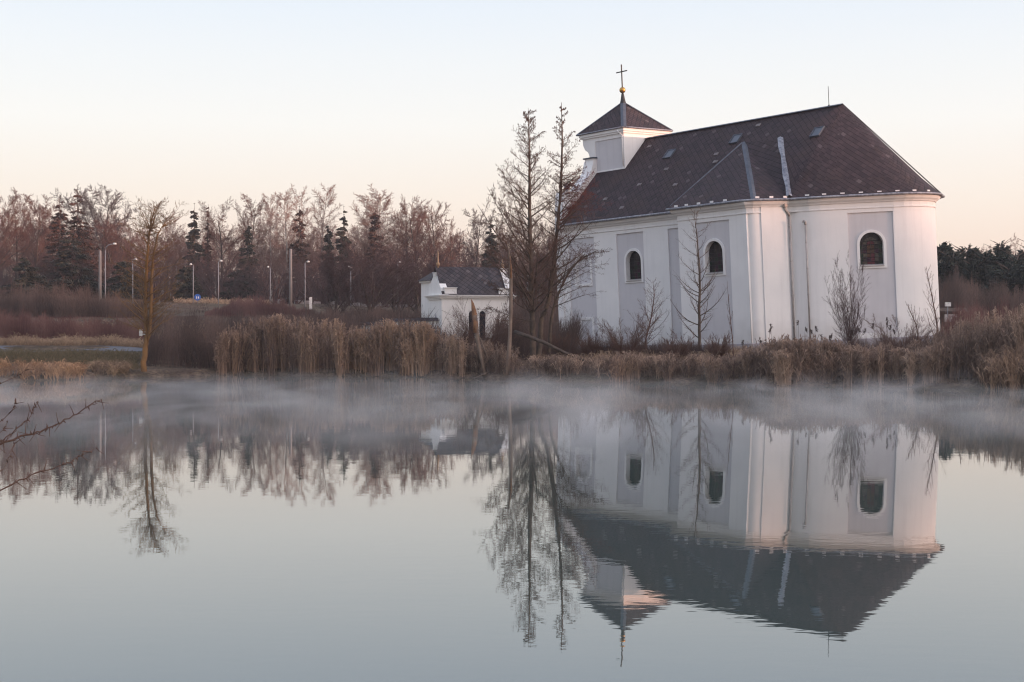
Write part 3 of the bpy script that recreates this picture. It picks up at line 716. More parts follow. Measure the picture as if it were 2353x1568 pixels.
K = {
 'alder': params(n=[24, 8, 5, 2], kids=[3.8, 2.4, 2.2, 0], ang=[60, 46, 44, 40], wob=[.05, .16, .25, .3], up=[.0, .045, .03, .03], len=[.34, .34, .36, .4], t0=[.14, .12, .1, 0], rmin=.0042, rr=[.32, .42, .5, .5], shape=lambda t: (1-t)**.85*.96+.09, bud=.3, tap=.97),
 'round': params(n=[10, 9, 7, 4, 2], wob=[.08, .22, .28, .32, .3], up=[.02, .045, .03, .02, .02], kids=[2.2, 2.1, 2.0, 1.6, 0], ang=[50, 44, 42, 42, 40], len=[.60, .46, .42, .38, .4], t0=[.3, .22, .12, .1, 0], max=4, split=1, rmin=.011, rr=[.45, .45, .5, .5, .6], shape=lambda t: 1-.5*t),
 'birch': params(n=[15, 9, 6, 4], wob=[.04, .14, .24, .3], up=[.01, .05, .0, -.06], kids=[3.2, 2.4, 2.6, 0], ang=[46, 40, 40, 40], len=[.34, .38, .42, .4], t0=[.26, .15, .08, 0], rmin=.0105, rr=[.36, .45, .5, .5], shape=lambda t: 1-.62*t),
 'fan': params(n=[6, 10, 7, 4, 2], wob=[.05, .12, .24, .3, .3], up=[.0, .045, .03, .02, .02], kids=[3.2, 2.0, 2.0, 1.6, 0], ang=[38, 36, 38, 40, 38], len=[.95, .36, .42, .4, .4], t0=[.05, .18, .12, .1, 0], max=4, split=1, rmin=.010, rr=[.5, .42, .5, .5, .6], shape=lambda t: 1-.25*t),
 'sapling': params(n=[12, 7, 4], wob=[.05, .12, .22], up=[.0, .16, .05], kids=[2.4, 1.8, 0], ang=[52, 38, 40], len=[.36, .30, .4], t0=[.12, .15, 0], max=2, rmin=.0048, shape=lambda t: 1-.7*t),
 'bush': params(n=[3, 9, 5, 2], wob=[.1, .10, .18, .3], up=[0, .10, .05, .03], kids=[10, 2.2, 2.0, 0], ang=[28, 26, 30, 35], len=[2.6, .34, .4, .4], t0=[0, .1, .1, 0], rmin=.0042, rr=[.5, .45, .5, .5], shape=lambda t: .75+.3*t),
}
def bare_tree(name, loc, H, kind, label, cat='tree', group=None, seed=1, bark='bark', twig='twig', lean=(0, 0), r=None, rz=0, extra=None, **over):
    rng = random.Random(seed); P = dict(K[kind]); P.update(over)
    tr, cr = Segs(), Segs()
    d = Vector((lean[0], lean[1], 1)).normalized()
    r = r or H*.016
    L0 = H*{'alder': 1.0, 'round': .72, 'birch': .98, 'fan': .52, 'sapling': 1.0, 'bush': .28}[kind]
    grow(tr, cr, rng, Vector((0, 0, -.15)), d, L0, r, 0, P)
    root = empty(name, loc, rz); tag(root, label, cat, group)
    tr.mesh('trunk', M[bark], root, sides=6); cr.mesh('crown', M[twig], root)
    return root

def needle_mesh(rng, H, Rb, kind, n, size):
    """a crown of many short needle sprays: small triangles spread through the crown's volume"""
    k = n; nb = max(40, int(H*(11 if kind == 'spruce' else 5)))
    bt = 1-np.sqrt(rng.random(nb)*.99+.004) if kind == 'spruce' else rng.random(nb)**.8; baz = rng.random(nb)*2*np.pi
    if kind == 'spruce': bl = Rb*((1-bt)**.88)*rng.uniform(.5, 1.12, nb)+.08; bz = H*(.07+.93*bt)
    else: bl = Rb*np.sqrt(np.clip(1-(1.7*bt-.75)**2, .08, 1))*rng.uniform(.35, 1.1, nb); bz = H*(.18+.80*bt)
    pr = (bl+.15)/np.sum(bl+.15); j = rng.choice(nb, k, p=pr); u = rng.random(k)**.6
    if kind == 'spruce':
        rad = bl[j]*u; az = baz[j]+rng.normal(0, .16, k)*(1.1-u*.5); z = bz[j]-bl[j]*.34*u+bl[j]*.16*u*u+rng.normal(0, .07, k)
        rad = rad+.04
    else:
        rad = bl[j]*(.55+.45*u); az = baz[j]+rng.normal(0, .22, k); z = bz[j]+rng.normal(0, .30, k)
    c = np.stack([rad*np.cos(az), rad*np.sin(az), z], 1)
    outd = np.stack([np.cos(az), np.sin(az), np.full(k, -.25 if kind == 'spruce' else .35)], 1)+rng.normal(0, .35, (k, 3))
    outd /= np.linalg.norm(outd, axis=1, keepdims=True)
    sd = np.cross(outd, rng.normal(0, 1, (k, 3))); sd /= np.linalg.norm(sd, axis=1, keepdims=True)
    s_ = size*(.45+.8*rng.random(k))[:, None]
    V = np.stack([c-sd*s_*.28-outd*s_*.4, c+sd*s_*.28-outd*s_*.4, c+outd*s_*.75, c-outd*s_*.1+np.cross(outd, sd)*s_*.25], 1)
    FQ = (np.arange(k)[:, None, None]*4+np.array([[0, 1, 2], [0, 3, 2], [1, 3, 2]])[None]).reshape(-1)
    ti = np.clip(rng.normal(.35, .3, k), 0, 1)
    return V.reshape(-1, 3), FQ, np.repeat(ti, 4)
def conifer(name, loc, H, Rb, label, cat='spruce', group=None, seed=1, kind='spruce', mt='needle', n=5200, size=.55):
    rng = np.random.default_rng(seed)
    root = empty(name, loc, 0); tag(root, label, cat, group)
    tr = Segs(); rr = random.Random(seed); p = Vector((0, 0, -.2)); 
    for i in range(12):
        q = Vector((rr.uniform(-.05, .05), rr.uniform(-.05, .05), H*.98*(i+1)/12)); tr.add(p, q, H*.014*(1-i/12)+.02, H*.014*(1-(i+1)/12)+.02)
        for j in range(5):
            az = rr.uniform(0, 6.28); rl = Rb*(1-(i/12))*rr.uniform(.5, .85) if kind == 'spruce' else Rb*rr.uniform(.3, .8)*(i > 3)
            if rl > .1: tr.add(q, q+Vector((math.cos(az)*rl, math.sin(az)*rl, -rl*.2 if kind == 'spruce' else rl*.5)), .05, .015)
        p = q
    tr.mesh('trunk', M['bark'], root, sides=5)
    V, FQ_, ti = needle_mesh(rng, H, Rb, kind, n, size)
    np_mesh('crown', V, FQ_, 3, M[mt], root, ti)
    return root
def on_ground(px, Y):
    x = (px-1176.5)/F*Y; return (x, Y, gz(x, Y))
def height_to(px, py, Y):
    return CAM_H-(py-757)/F*Y-gz((px-1176.5)/F*Y, Y)

# --- the alders standing at the water's edge beside the church
YA1 = 75.5
# second alder: a bowed stem that sets off to the right then runs straight up
def custom_tree(name, pts, rads, label, cat, group, seed, bark, twig, t0, lenf, P, kids, bias=None, sides=8):
    """tree with a hand-placed stem (world points) and grown side branches"""
    rng = random.Random(seed); base = Vector(pts[0]); root = empty(name, base); tag(root, label, cat, group)
    tb = MB(); cr = Segs(); tr = Segs()
    rel = [Vector(p)-base for p in pts]
    # densify with Catmull-Rom
    fine, fr = [], []
    for i in range(len(rel)-1):
        p0, p1, p2, p3 = rel[max(i-1, 0)], rel[i], rel[i+1], rel[min(i+2, len(rel)-1)]
        for q in range(5):
            t = q/5; fine.append(.5*((2*p1)+(p2-p0)*t+(2*p0-5*p1+4*p2-p3)*t*t+(3*p1-p0-3*p2+p3)*t**3)+rperp(rng, Vector((0, 0, 1)))*rads[i]*.15)
            fr.append(rads[i]+(rads[i+1]-rads[i])*t)
    fine.append(rel[-1]); fr.append(rads[-1])
    tb.tube(fine, fr, sides)
    n_ = len(fine); az = 0
    for i in range(1, n_):
        t = i/(n_-1)
        if t < t0 or t > .985: continue
        kk = int(kids)+(rng.random() < kids-int(kids))
        for c in range(kk):
            az += 2.4+rng.uniform(-.5, .5)
            d = (fine[i]-fine[i-1]).normalized(); ref = Vector((math.cos(az), math.sin(az), 0))
            ang = R(P['ang'][0]+rng.uniform(-12, 12)); cd = (d*math.cos(ang)+ref*math.sin(ang)).normalized()
            cl = lenf((t-t0)/(1-t0))*rng.uniform(.7, 1.15)
            if bias: cl *= 1+bias*math.cos(az)
            grow(tr, cr, rng, fine[i-1].lerp(fine[i], rng.random()), cd, cl, min(fr[i]*.45, .012+cl*.011), 1, P)
    for a_, b__, r_, q_ in zip(tr.a, tr.b, tr.r, tr.q): tb.tube([a_, b__], [r_, q_], 5, caps=False)
    tb.build('trunk', M[bark], root)
    if cr.a: cr.mesh('crown', M[twig], root)
    return root
P_al = dict(K['alder']); P_al.update(split=1)
main_al = custom_tree('alder_tree', [Vector(on_ground(1226, YA1+.4))-Vector((0, 0, .1)), W(1224, 760, YA1+.3), W(1222, 700, YA1+.2), W(1222, 640, YA1+.1), W(1219, 580, YA1), W(1217, 500, YA1), W(1217, 420, YA1), W(1216, 350, YA1), W(1215, 290, YA1), W(1214, 248, YA1)],
            [.17, .155, .14, .13, .12, .095, .07, .045, .022, .006], 'tall straight alder with a narrow crown of fine cone-laden twigs left of the church', 'alder', 'alders at the water edge', 11, 'alder_bark', 'twig', .16,
            lambda t: 3.7*(1-t)**.8+.1, dict(P_al, kids=[2, 1.9, 1.9, 0], ang=[58, 44, 42, 40]), 2.3)
# the long limbs it throws out low on the left
rng = random.Random(15); lb = MB(); cr = Segs(); bb = main_al.location; P_lb = dict(P_al, split=0, kids=[2, 1.5, 1.7, 0])
for y0, x1, y1, r_ in [(690, 1112, 560, .05), (655, 1098, 470, .06), (600, 1118, 430, .045), (560, 1140, 470, .03), (720, 1135, 650, .035), (640, 1300, 540, .03), (590, 1165, 400, .03), (520, 1150, 380, .025), (740, 1120, 700, .03)]:
    a = W(1222, y0, YA1+.15)-bb; e = W(x1, y1, YA1+rng.uniform(-1.6, 1.6))-bb; n_ = 9; mid_ = a.lerp(e, .5)+Vector((0, 0, -.25)); pts = []
    for q in range(n_+1):
        t = q/n_; pts.append((1-t)**2*a+2*t*(1-t)*mid_+t*t*e+Vector((rng.uniform(-1, 1), rng.uniform(-1, 1), rng.uniform(-1, 1)))*.035)
    lb.tube(pts, [r_*(1-.88*q/n_) for q in range(n_+1)], 6)
    for q in range(2, n_):
        for c in range(1+(q % 2)):
            d = (pts[q]-pts[q-1]).normalized(); u = rperp(rng, d); grow(cr, cr, rng, pts[q], (d*.55+u*.9+Vector((0, 0, .15))).normalized(), rng.uniform(.8, 1.9)*(1.15-.55*q/n_), .013, 1, P_lb)
lb.build('limb', M['alder_bark'], main_al); cr.mesh('twigs', M['twig'], main_al)

Y2 = 76.5
bowed = custom_tree('alder_tree', [Vector(on_ground(1238, Y2))-Vector((0, 0, .1)), W(1243, 745, Y2), W(1258, 700, Y2), W(1268, 640, Y2+.1), W(1277, 560, Y2+.2), W(1285, 480, Y2+.2), W(1290, 400, Y2), W(1292, 320, Y2), W(1290, 236, Y2)],
            [.15, .135, .12, .115, .10, .085, .065, .04, .012], 'slender alder with bowed lower trunk reaching in front of the church facade', 'alder', 'alders at the water edge', 23, 'alder_bark', 'twig', .30,
            lambda t: 2.9*(1-t)**.8+.15, dict(P_al, kids=[2, 2.1, 2.0, 0]), 2.1, .22)
rng = random.Random(91); cr = Segs(); bb = bowed.location; P_rd = dict(P_al, kids=[2, 2.2, 2.2, 0], bud=.2)
for i in range(17):
    a = W(1290+rng.uniform(-4, 6), rng.uniform(520, 400), Y2)-bb; e = W(rng.uniform(1320, 1405), rng.uniform(400, 505), Y2+rng.uniform(-1, 1))-bb
    grow(cr, cr, rng, a, ((e-a).normalized()+Vector((0, 0, -.05))).normalized(), (e-a).length*.9, .022, 1, P_rd)
cr.mesh('red_twigs', M['red_twig'], bowed)

# long drooping limbs over the church's first bays belong to the bowed alder: a low spreading alder behind it
custom_tree('alder_tree', [Vector(on_ground(1262, 77.2)), W(1266, 740, 77.2), W(1278, 690, 77.3), W(1300, 640, 77.4), W(1330, 600, 77.5), W(1375, 575, 77.5)],
            [.09, .08, .07, .055, .04, .015], 'low spreading alder whose cone-hung branches cross the first bays of the church', 'alder', 'alders at the water edge', 37, 'alder_bark', 'twig', .30,
            lambda t: 2.5*(1-t)**.5+.6, dict(P_al, kids=[2, 1.2, 1.4, 0], up=[0, .0, .03, .03]), 1.5)

# broken stems
def snag(name, pts, rads, label, seed, torn=None, twigs=0, mt='dead_wood'):
    rng = random.Random(seed); base = Vector(pts[0]); root = empty(name, base); tag(root, label, 'dead tree')
    tb = MB(); rel = [Vector(p)-base for p in pts]
    tb.tube(rel, rads, 9); tb.build('trunk', M[mt], root)
    if torn:
        t2 = MB(); t2.tube([Vector(p)-base for p in torn[0]], torn[1], 6); t2.build('torn_top', M['torn_wood'], root)
    if twigs:
        tr, cr = Segs(), Segs()
        for i in range(twigs):
            k_ = rng.randrange(len(rel)//2, len(rel)); a = rel[k_]
            az = rng.choice([2.6, 3.3, 3.8, .3, 5.8])+rng.uniform(-.3, .3)
            grow(tr, cr, rng, a, Vector((math.cos(az), math.sin(az), rng.uniform(.1, .8))).normalized(), rng.uniform(.8, 2.0), .022, 1, P_al)
        for a_, b__, r_, q_ in zip(tr.a, tr.b, tr.r, tr.q): cr.add(a_, b__, r_, q_)
        cr.mesh('twigs', M['twig'], root)
    return root
Y4 = 73.6
snag('broken_tree', [W(1162, 872, Y4), W(1168, 830, Y4), W(1172, 770, Y4), W(1174, 700, Y4), W(1174, 640, Y4), W(1172, 600, Y4), W(1169, 578, Y4), W(1166, 560, Y4)], [.17, .115, .10, .095, .085, .075, .05, .012],
     'tall bleached broken trunk standing in the shallows left of the alders', 3, ([W(1174, 640, Y4-.07), W(1174.5, 615, Y4-.085), W(1172, 590, Y4-.06)], [.05, .06, .02]), 5)
Y5 = 74.3
snag('broken_tree', [W(1115, 866, Y5), W(1105, 820, Y5), W(1098, 785, Y5), W(1094, 755, Y5), W(1091, 725, Y5)], [.10, .095, .10, .12, .13],
     'short leaning broken trunk with torn orange top in front of the small chapel', 4, ([W(1093, 765, Y5), W(1092, 740, Y5), W(1089, 715, Y5), W(1086, 698, Y5), W(1083, 688, Y5)], [.14, .15, .13, .07, .015]))
snag('broken_tree', [W(1128, 845, 74.6), W(1112, 800, 74.6), W(1101, 772, 74.6)], [.05, .045, .03], 'thin grey leaning pole propped beside the short broken trunk', 6)
Y6 = 73.8
snag('fallen_tree', [W(1182, 763, Y6+1.2), W(1215, 774, Y6+.8), W(1255, 790, Y6+.4), W(1300, 812, Y6), W(1350, 832, Y6-.2), W(1400, 846, Y6-.3), W(1440, 860, Y6-.4), W(1482, 873, Y6-.6)], [.11, .10, .09, .075, .065, .055, .045, .03],
     'dark fallen trunk slanting down into the water from the alders', 8, mt='bark')
rng = random.Random(9)
for i, (a, b_, c_) in enumerate([((1090, 869, 73.9), (1118, 858, 73.9), (1122, 852, 74)), ]):
    snag('driftwood_branch', [W(*a), W(*b_), W(*c_)], [.02, .035, .02], 'small pale curved branch lying at the waterline below the short broken trunk', 12)

# --- the lichen-covered tree on the left bank, forked low down
YL = 76.4
P_li = dict(K['alder']); P_li.update(rmin=.005, bud=0, kids=[2, 1.4, 1.6, 0], ang=[62, 48, 42, 40], split=1, up=[0, .03, .03, .03])
lt = custom_tree('mossy_tree', [Vector(on_ground(329, YL))-Vector((0, 0, .1)), W(331, 825, YL), W(335, 795, YL), W(336, 765, YL), W(334, 720, YL), W(335, 660, YL), W(338, 600, YL), W(342, 545, YL), W(350, 500, YL), W(358, 474, YL)],
            [.17, .15, .14, .11, .10, .09, .08, .065, .035, .01], 'orange-brown lichen-covered tree with bird sign on the left bank', 'tree', None, 51, 'moss_bark', 'moss_twig', .30,
            lambda t: 2.3*(1-abs(t-.2)*.85)+.25, P_li, 2.1)
tb = MB(); base = Vector(on_ground(329, YL))-Vector((0, 0, .1)); pts = [W(335, 800, YL), W(343, 770, YL-.1), W(347, 720, YL-.1), W(348, 650, YL), W(352, 590, YL), W(362, 540, YL), W(385, 500, YL)]
tb.tube([p-base for p in pts], [.11, .10, .09, .08, .06, .04, .015], 8)
cr = Segs(); tr = Segs(); rng = random.Random(77)
for i in range(36):
    t = rng.random(); j = min(int(t*5)+1, 5); p = (pts[j].lerp(pts[min(j+1, 6)], rng.random()))-base; az = rng.uniform(0, 6.28)
    grow(tr, cr, rng, p, Vector((math.cos(az), math.sin(az), .55)).normalized(), rng.uniform(.9, 2.3), .022, 1, P_li)
for i in range(5):  # upswept top
    az = rng.uniform(0, 6.28); grow(tr, cr, rng, W(345, 530, YL)-base, Vector((math.cos(az)*.7, math.sin(az)*.7, 1)).normalized(), 1.7, .03, 1, P_li)
for a_, b__, r_, q_ in zip(tr.a, tr.b, tr.r, tr.q): tb.tube([a_, b__], [r_, q_], 5, caps=False)
tb.build('second_trunk', M['moss_bark'], lt); cr.mesh('twigs', M['moss_twig'], lt)
mb = MB(); c0 = W(323.5, 765, YL-.16); mb.box(-.085, .085, -.02, .02, -.17, .17); mb.box(.086, .24, -.012, .012, .02, .06); mb.box(.086, .24, -.012, .012, -.10, -.06)
o = mb.build('notice_board', M.setdefault('notice', mat('white_painted_board', (.74, .72, .70), .6, noise=5))); o.location = c0; tag(o, 'small white board fixed to the side of the mossy tree', 'sign')

# --- saplings and bushes in front of the church
P_sp = dict(K['sapling'])
custom_tree('young_tree', [Vector(on_ground(1607, 79)), W(1607, 760, 79), W(1607, 700, 79), W(1608, 650, 79), W(1606, 600, 79), W(1602, 550, 79), W(1598, 515, 79), W(1595, 482, 79)], [.085, .08, .07, .06, .045, .03, .02, .007],
            'upright young tree with candelabra branches in front of the transept window', 'tree', None, 61, 'alder_bark', 'twig', .10, lambda t: 2.3*(1-t)+.4, dict(P_sp, ang=[70, 38, 40], up=[0, .10, .08], n=[12, 9, 4], max=2, split=1, kids=[2, 1.7, 0]), 1.3)
custom_tree('young_tree', [Vector(on_ground(1484, 78)), W(1484, 780, 78), W(1492, 750, 78), W(1499, 715, 78), W(1503, 680, 78), W(1500, 645, 78)], [.05, .045, .04, .03, .02, .006],
            'small crooked tree between the two nave windows of the church', 'tree', None, 62, 'twig', 'twig', .12, lambda t: 1.9*(1-t)+.35, dict(P_sp, ang=[60, 42, 40], up=[0, .07, .05], max=2, n=[12, 8, 4], kids=[2, 1.9, 0]), 1.8)
custom_tree('young_tree', [Vector(on_ground(2160, 71)), W(2157, 790, 71), W(2152, 740, 71), W(2145, 700, 71), W(2137, 660, 71), W(2128, 612, 71)], [.045, .042, .036, .028, .02, .006],
            'slim sapling crossing the right hand corner of the church', 'tree', None, 63, 'twig', 'twig', .2, lambda t: 1.5*(1-t)+.4, dict(P_sp, ang=[36, 30, 34], up=[0, .12, .05], n=[12, 8, 4], kids=[2, 1.3, 0]), .95)
custom_tree('young_tree', [Vector(on_ground(2110, 70)), W(2110, 790, 70), W(2107, 755, 70), W(2098, 730, 70), W(2085, 700, 70)], [.03, .03, .025, .02, .006],
            'thin forked sapling just left of the church corner sapling', 'tree', None, 64, 'twig', 'twig', .3, lambda t: 1.0*(1-t)+.3, dict(P_sp, ang=[36, 30, 34], max=2), .8)
custom_tree('young_tree', [Vector(on_ground(1686, 74)), W(1684, 790, 74), W(1679, 740, 74), W(1674, 690, 74), W(1671, 650, 74)], [.03, .027, .02, .014, .004],
            'whip-thin leaning sapling at the corner of the transept', 'tree', None, 65, 'twig', 'twig', .3, lambda t: .8*(1-t)+.25, dict(P_sp, ang=[30, 30, 34], max=2), .6)
bare_tree('bush', on_ground(1957, 73), height_to(1950, 636, 73), 'bush', 'dense upright bare bush in front of the stained glass panel', 'bush', None, 71, 'twig', 'violet_twig', r=.022, kids=[9, 2.0, 1.8, 0], ang=[17, 24, 28, 35], len=[3.3, .26, .4, .4])
for i, (px, top, Y, lab) in enumerate([(1560, 745, 76, 'tangled low bush at the left foot of the candelabra tree'), (1360, 745, 77, 'low bush below the blocked doorway of the church'), (1440, 735, 77, 'thin bush below the second church window'),
        (1650, 745, 75, 'wiry bush below the transept panel'), (1785, 760, 71, 'small dark shrub among reeds under the downpipes'), (2070, 730, 70, 'open twiggy shrub between the dense bush and the saplings'),
        (2135, 745, 72, 'low shrub at the foot of the church corner sapling'), (1295, 740, 77.5, 'bush at the foot of the church facade'), (1100, 700, 79, 'wide cone-hung bush covering the front wall of the chapel'), (1035, 735, 80, 'rounded bush at the left end of the chapel')]):
    bare_tree('bush', on_ground(px, Y), height_to(px, top, Y)*(1.05 if top <= 735 else .88), 'bush', lab, 'bush', 'bushes along the bank', 80+i, 'twig', 'twig', r=.02, ang=[50, 30, 32, 35] if top <= 735 else [40, 28, 30, 35], kids=[9, 2.0, 2.0, 0], len=[3.2 if top <= 735 else 2.6, .4, .42, .4], up=[0, .05, .04, .03])

# ------------------------------------------------------------------ small chapel beyond the reeds
YC = 112.0
cx0 = (1015-1176.5)/F*YC; th = R(21)
chz = 1.5
chapel = empty('chapel', (cx0, YC, chz), th); tag(chapel, 'small white chapel with slate roof and gilded finial behind the reeds', 'chapel')
sc = YC/F   # metres per photo pixel there
def cz(py): return CAM_H-(py-757)*sc-chz
LW, GW = 156*sc/math.cos(th)*1.04, 3.3
zE, zR = cz(682), cz(611)
M['chapel_white'] = plaster('chapel_render', (.80, .77, .74), (.70, .68, .66))
mb = MB(); mb.box(0, LW, 0, GW, -1.2, zE-.02); cb2 = mb.build('wall', M['chapel_white'], chapel)
mb = MB()
for k_, (z0, z1, o_) in enumerate([(zE-.22, zE-.12, .05), (zE-.118, zE-.0, .14), (zE+.002, zE+.08, .24), (zE+.082, zE+.14, .30)]):
    mb.box(-o_-.04, LW+o_, -o_, GW+o_, z0, z1)
mb.box(-.025, LW+.02, -.02, GW+.02, zE-.86, zE-.80)
mb.build('cornice', M['chapel_white'], chapel)
mb = MB(); ov = .2; zr = zR; ze = zE+.15
a0, a1, b0, b1 = (-.02, -ov, ze), (LW, -ov, ze), (-.02, GW+ov, ze), (LW, GW+ov, ze); r0, r1 = (-.02, GW/2, zr), (LW, GW/2, zr)
mb.add([a0, a1, r1, r0], [(0, 1, 2, 3)]); mb.add([b0, b1, r1, r0], [(3, 2, 1, 0)]); mb.build('roof', M['slate_small'], chapel, uv=True)
def gable_end(x, face):
    t0, t1 = (x-.05, x+.5) if face < 0 else (x-.5, x+.05)
    zt = cz(634) if face < 0 else cz(622)
    m_ = MB(); out_ = [(-.22, ze), (-.02, ze+.12), (.12, ze+.55), (GW/2-.42, zt), (GW/2+.42, zt), (GW-.12, ze+.55), (GW+.02, ze+.12), (GW+.22, ze)]
    V, T = fill([out_]); 
    for xx in (t0, t1): m_.add([(xx, y, z) for y, z in V], T)
    k = len(out_); m_.add([(t0, y, z) for y, z in out_]+[(t1, y, z) for y, z in out_], [(i, (i+1) % k, k+(i+1) % k, k+i) for i in range(k)])
    g_ = m_.build('gable', M['chapel_white'], chapel)
    m_ = MB(); m_.box(t0-.05, t1+.05, GW/2-.3, GW/2+.3, zt+.001, zt+.26); m_.box(t0-.1, t1+.1, GW/2-.36, GW/2+.36, zt+.262, zt+.31); m_.build('cap', M['chapel_white'], g_)
    h = 1.75 if face < 0 else .75
    m_ = MB(); m_.lathe([(.13, 0), (.15, .08), (.08, .16), (.09, .28*h), (.17, .34*h), (.17, .40*h), (.08, .48*h), (.10, .56*h), (.06, .64*h), (.045, .97*h), (.005, h)], 10, ((t0+t1)/2, GW/2, zt+.31)); m_.build('finial', M['old_gilt'], g_)
    m_ = MB(); m_.box(t0+(.25 if face < 0 else -.7), t1+(.7 if face < 0 else -.25), -.14, .34, ze+.002, ze+.52); m_.box(t0+(.2 if face < 0 else -.75), t1+(.75 if face < 0 else -.2), -.19, .38, ze+.523, ze+.58); m_.build('pedestal', M['chapel_white'], g_)
M['old_gilt'] = mat('tarnished_gilt', (.34, .20, .09), .5, .3, noise=9, col2=(.24, .17, .13))
gable_end(0, -1); gable_end(LW, 1)
mb = MB()   # pointed niche in the end wall
V, T = fill([[(1.2, zE-2.9), (1.75, zE-2.9), (1.75, zE-1.75), (1.475, zE-1.25), (1.2, zE-1.75)]])
mb.add([(-.012, y, z) for y, z in V], T); mb.build('niche', M['plinth'], chapel)
for c_ in (LW*.42, LW*.57):
    mb = MB(); ah = arch(c_-.25, c_+.25, .0, zE-1.12, 10); V, T = fill([ah]); mb.add([(x, -.012, z) for x, z in V], T); wv = mb.build('window', M['glass'], chapel)
    mb = MB(); aa = arch(c_-.32, c_+.32, -.1, zE-1.04, 10); V, T = fill([aa, ah]); mb.add([(x, -.03, z) for x, z in V], T); k = len(aa)
    mb.add([(x, -.03, z) for x, z in aa]+[(x, 0, z) for x, z in aa], [(i, (i+1) % k, k+(i+1) % k, k+i) for i in range(k)]); mb.build('frame', M['chapel_white'], wv)
# wing behind with its own hipped roof
mb = MB(); wx0, wx1, wy0, wy1 = -.05, 2.4, GW-.2, GW+2.6
zw = cz(646); mb.box(wx0+.2, wx1, wy0, wy1, -1.2, zw); mb.box(wx0+.05, wx1, wy0-.1, wy1+.1, zw+.002, zw+.14); mb.build('rear_wing', M['chapel_white'], chapel)
mb = MB(); q = [(wx0-.1, wy0-.2, zw+.15), (wx1, wy0-.2, zw+.15), (wx1, wy1+.2, zw+.15), (wx0-.1, wy1+.2, zw+.15)]; rr0, rr1 = (wx0+1.1, (wy0+wy1)/2, cz(614)), (wx1, (wy0+wy1)/2, cz(614))
mb.add(q+[rr0, rr1], [(0, 1, 5, 4), (2, 3, 4, 5), (3, 0, 4)]); mb.build('rear_roof', M['slate_small'], chapel, uv=True)

# cemetery wall with dark coping, stepping down to the left of the chapel
bw = empty('boundary_wall', (0, 0, 0)); tag(bw, 'low white wall with dark coping running left from the chapel', 'wall')
Yw = 113.0; segs_ = [(1018, 958, 734), (956, 905, 736), (903, 872, 738), (868, 828, 744)]
for i, (xr, xl, yt) in enumerate(segs_):
    a = W(xl, yt, Yw+i*.3); b_ = W(xr, yt, Yw+i*.3)
    mb = MB(); mb.box(a.x, b_.x, a.y-.15, a.y+.15, gz(a.x, a.y)-.3, a.z-.02); mb.build('wall', M['chapel_white'], bw)
    mb = MB(); mb.add([(a.x-.03, a.y-.34, a.z-.12), (b_.x+.03, a.y-.34, a.z-.12), (b_.x+.03, a.y, a.z+.13), (a.x-.03, a.y, a.z+.13), (a.x-.03, a.y+.34, a.z-.12), (b_.x+.03, a.y+.34, a.z-.12)], [(0, 1, 2, 3), (3, 2, 5, 4), (0, 4, 5, 1), (0, 3, 4), (1, 5, 2)]); mb.build('coping', M['slate_small'], bw, uv=True)

# ------------------------------------------------------------------ street lamps, poles, signs beyond the field
M['galv'] = mat('galvanised_steel', (.24, .24, .255), .6, .2, noise=2, col2=(.17, .17, .18))
M['lamp_lens'] = mat('lamp_housing', (.62, .62, .60), .4)
M['concrete'] = mat('concrete_pole', (.24, .215, .205), .9, noise=.8, col2=(.16, .145, .14))
def street_lamp(px, ptop, pbase, Y, arm, label, tall=False):
    b_ = W(px, pbase, Y); g = gz(b_.x, Y); H_ = W(px, ptop, Y).z-g
    r = empty('street_lamp', (b_.x, Y, g)); tag(r, label, 'street lamp', 'street lamps along the road below the cemetery')
    s_ = 1 if arm > 0 else -1; A_ = abs(arm)*Y/F
    m_ = MB(); m_.tube([(0, 0, -.2), (0, 0, H_*.35), (0, 0, H_-(.7 if tall else .15))], [.085, .065, .05], 8); m_.build('pole', M['galv'], r)
    m_ = MB()
    if tall: m_.tube([(0, 0, H_-.7), (s_*.1, 0, H_-.3), (s_*.4, 0, H_-.08), (s_*A_*.75, 0, H_)], .05, 6)
    else: m_.tube([(0, 0, H_-.15), (s_*.06, 0, H_-.03), (s_*A_*.5, 0, H_)], .045, 6)
    m_.build('arm', M['galv'], r)
    m_ = MB(); x0 = s_*A_*(.7 if tall else .4); x1 = s_*A_*1.05
    m_.tube([(x0, 0, H_), (x0+(x1-x0)*.2, 0, H_+.02), (x0+(x1-x0)*.75, 0, H_+.01), (x1, 0, H_-.02)], [.05, .12, .11, .03], 8); m_.build('lamp_head', M['lamp_lens'], r)
for a in [(242, 561, 755, 150, 25, 'tallest street lamp with a long curved arm at the far left', True),
          (305, 597, 755, 165, 10, 'street lamp just left of the mossy tree'),
          (444, 608, 705, 185, -8, 'street lamp beside the blue round sign, arm to the left'),
          (502, 600, 695, 175, 9, 'street lamp on top of the mound with arm to the right'),
          (621, 614, 695, 190, -7, 'street lamp left of the thick concrete pole'),
          (701, 602, 720, 175, 10, 'street lamp right of the thick concrete pole'),
          (806, 613, 730, 190, -6, 'dim street lamp among bushes left of the chapel'),
          (914, 603, 715, 185, 7, 'faint street lamp nearest to the chapel'),
          (1212, 632, 740, 150, 6, 'street lamp glimpsed right of the broken trunk')]:
    street_lamp(*a)
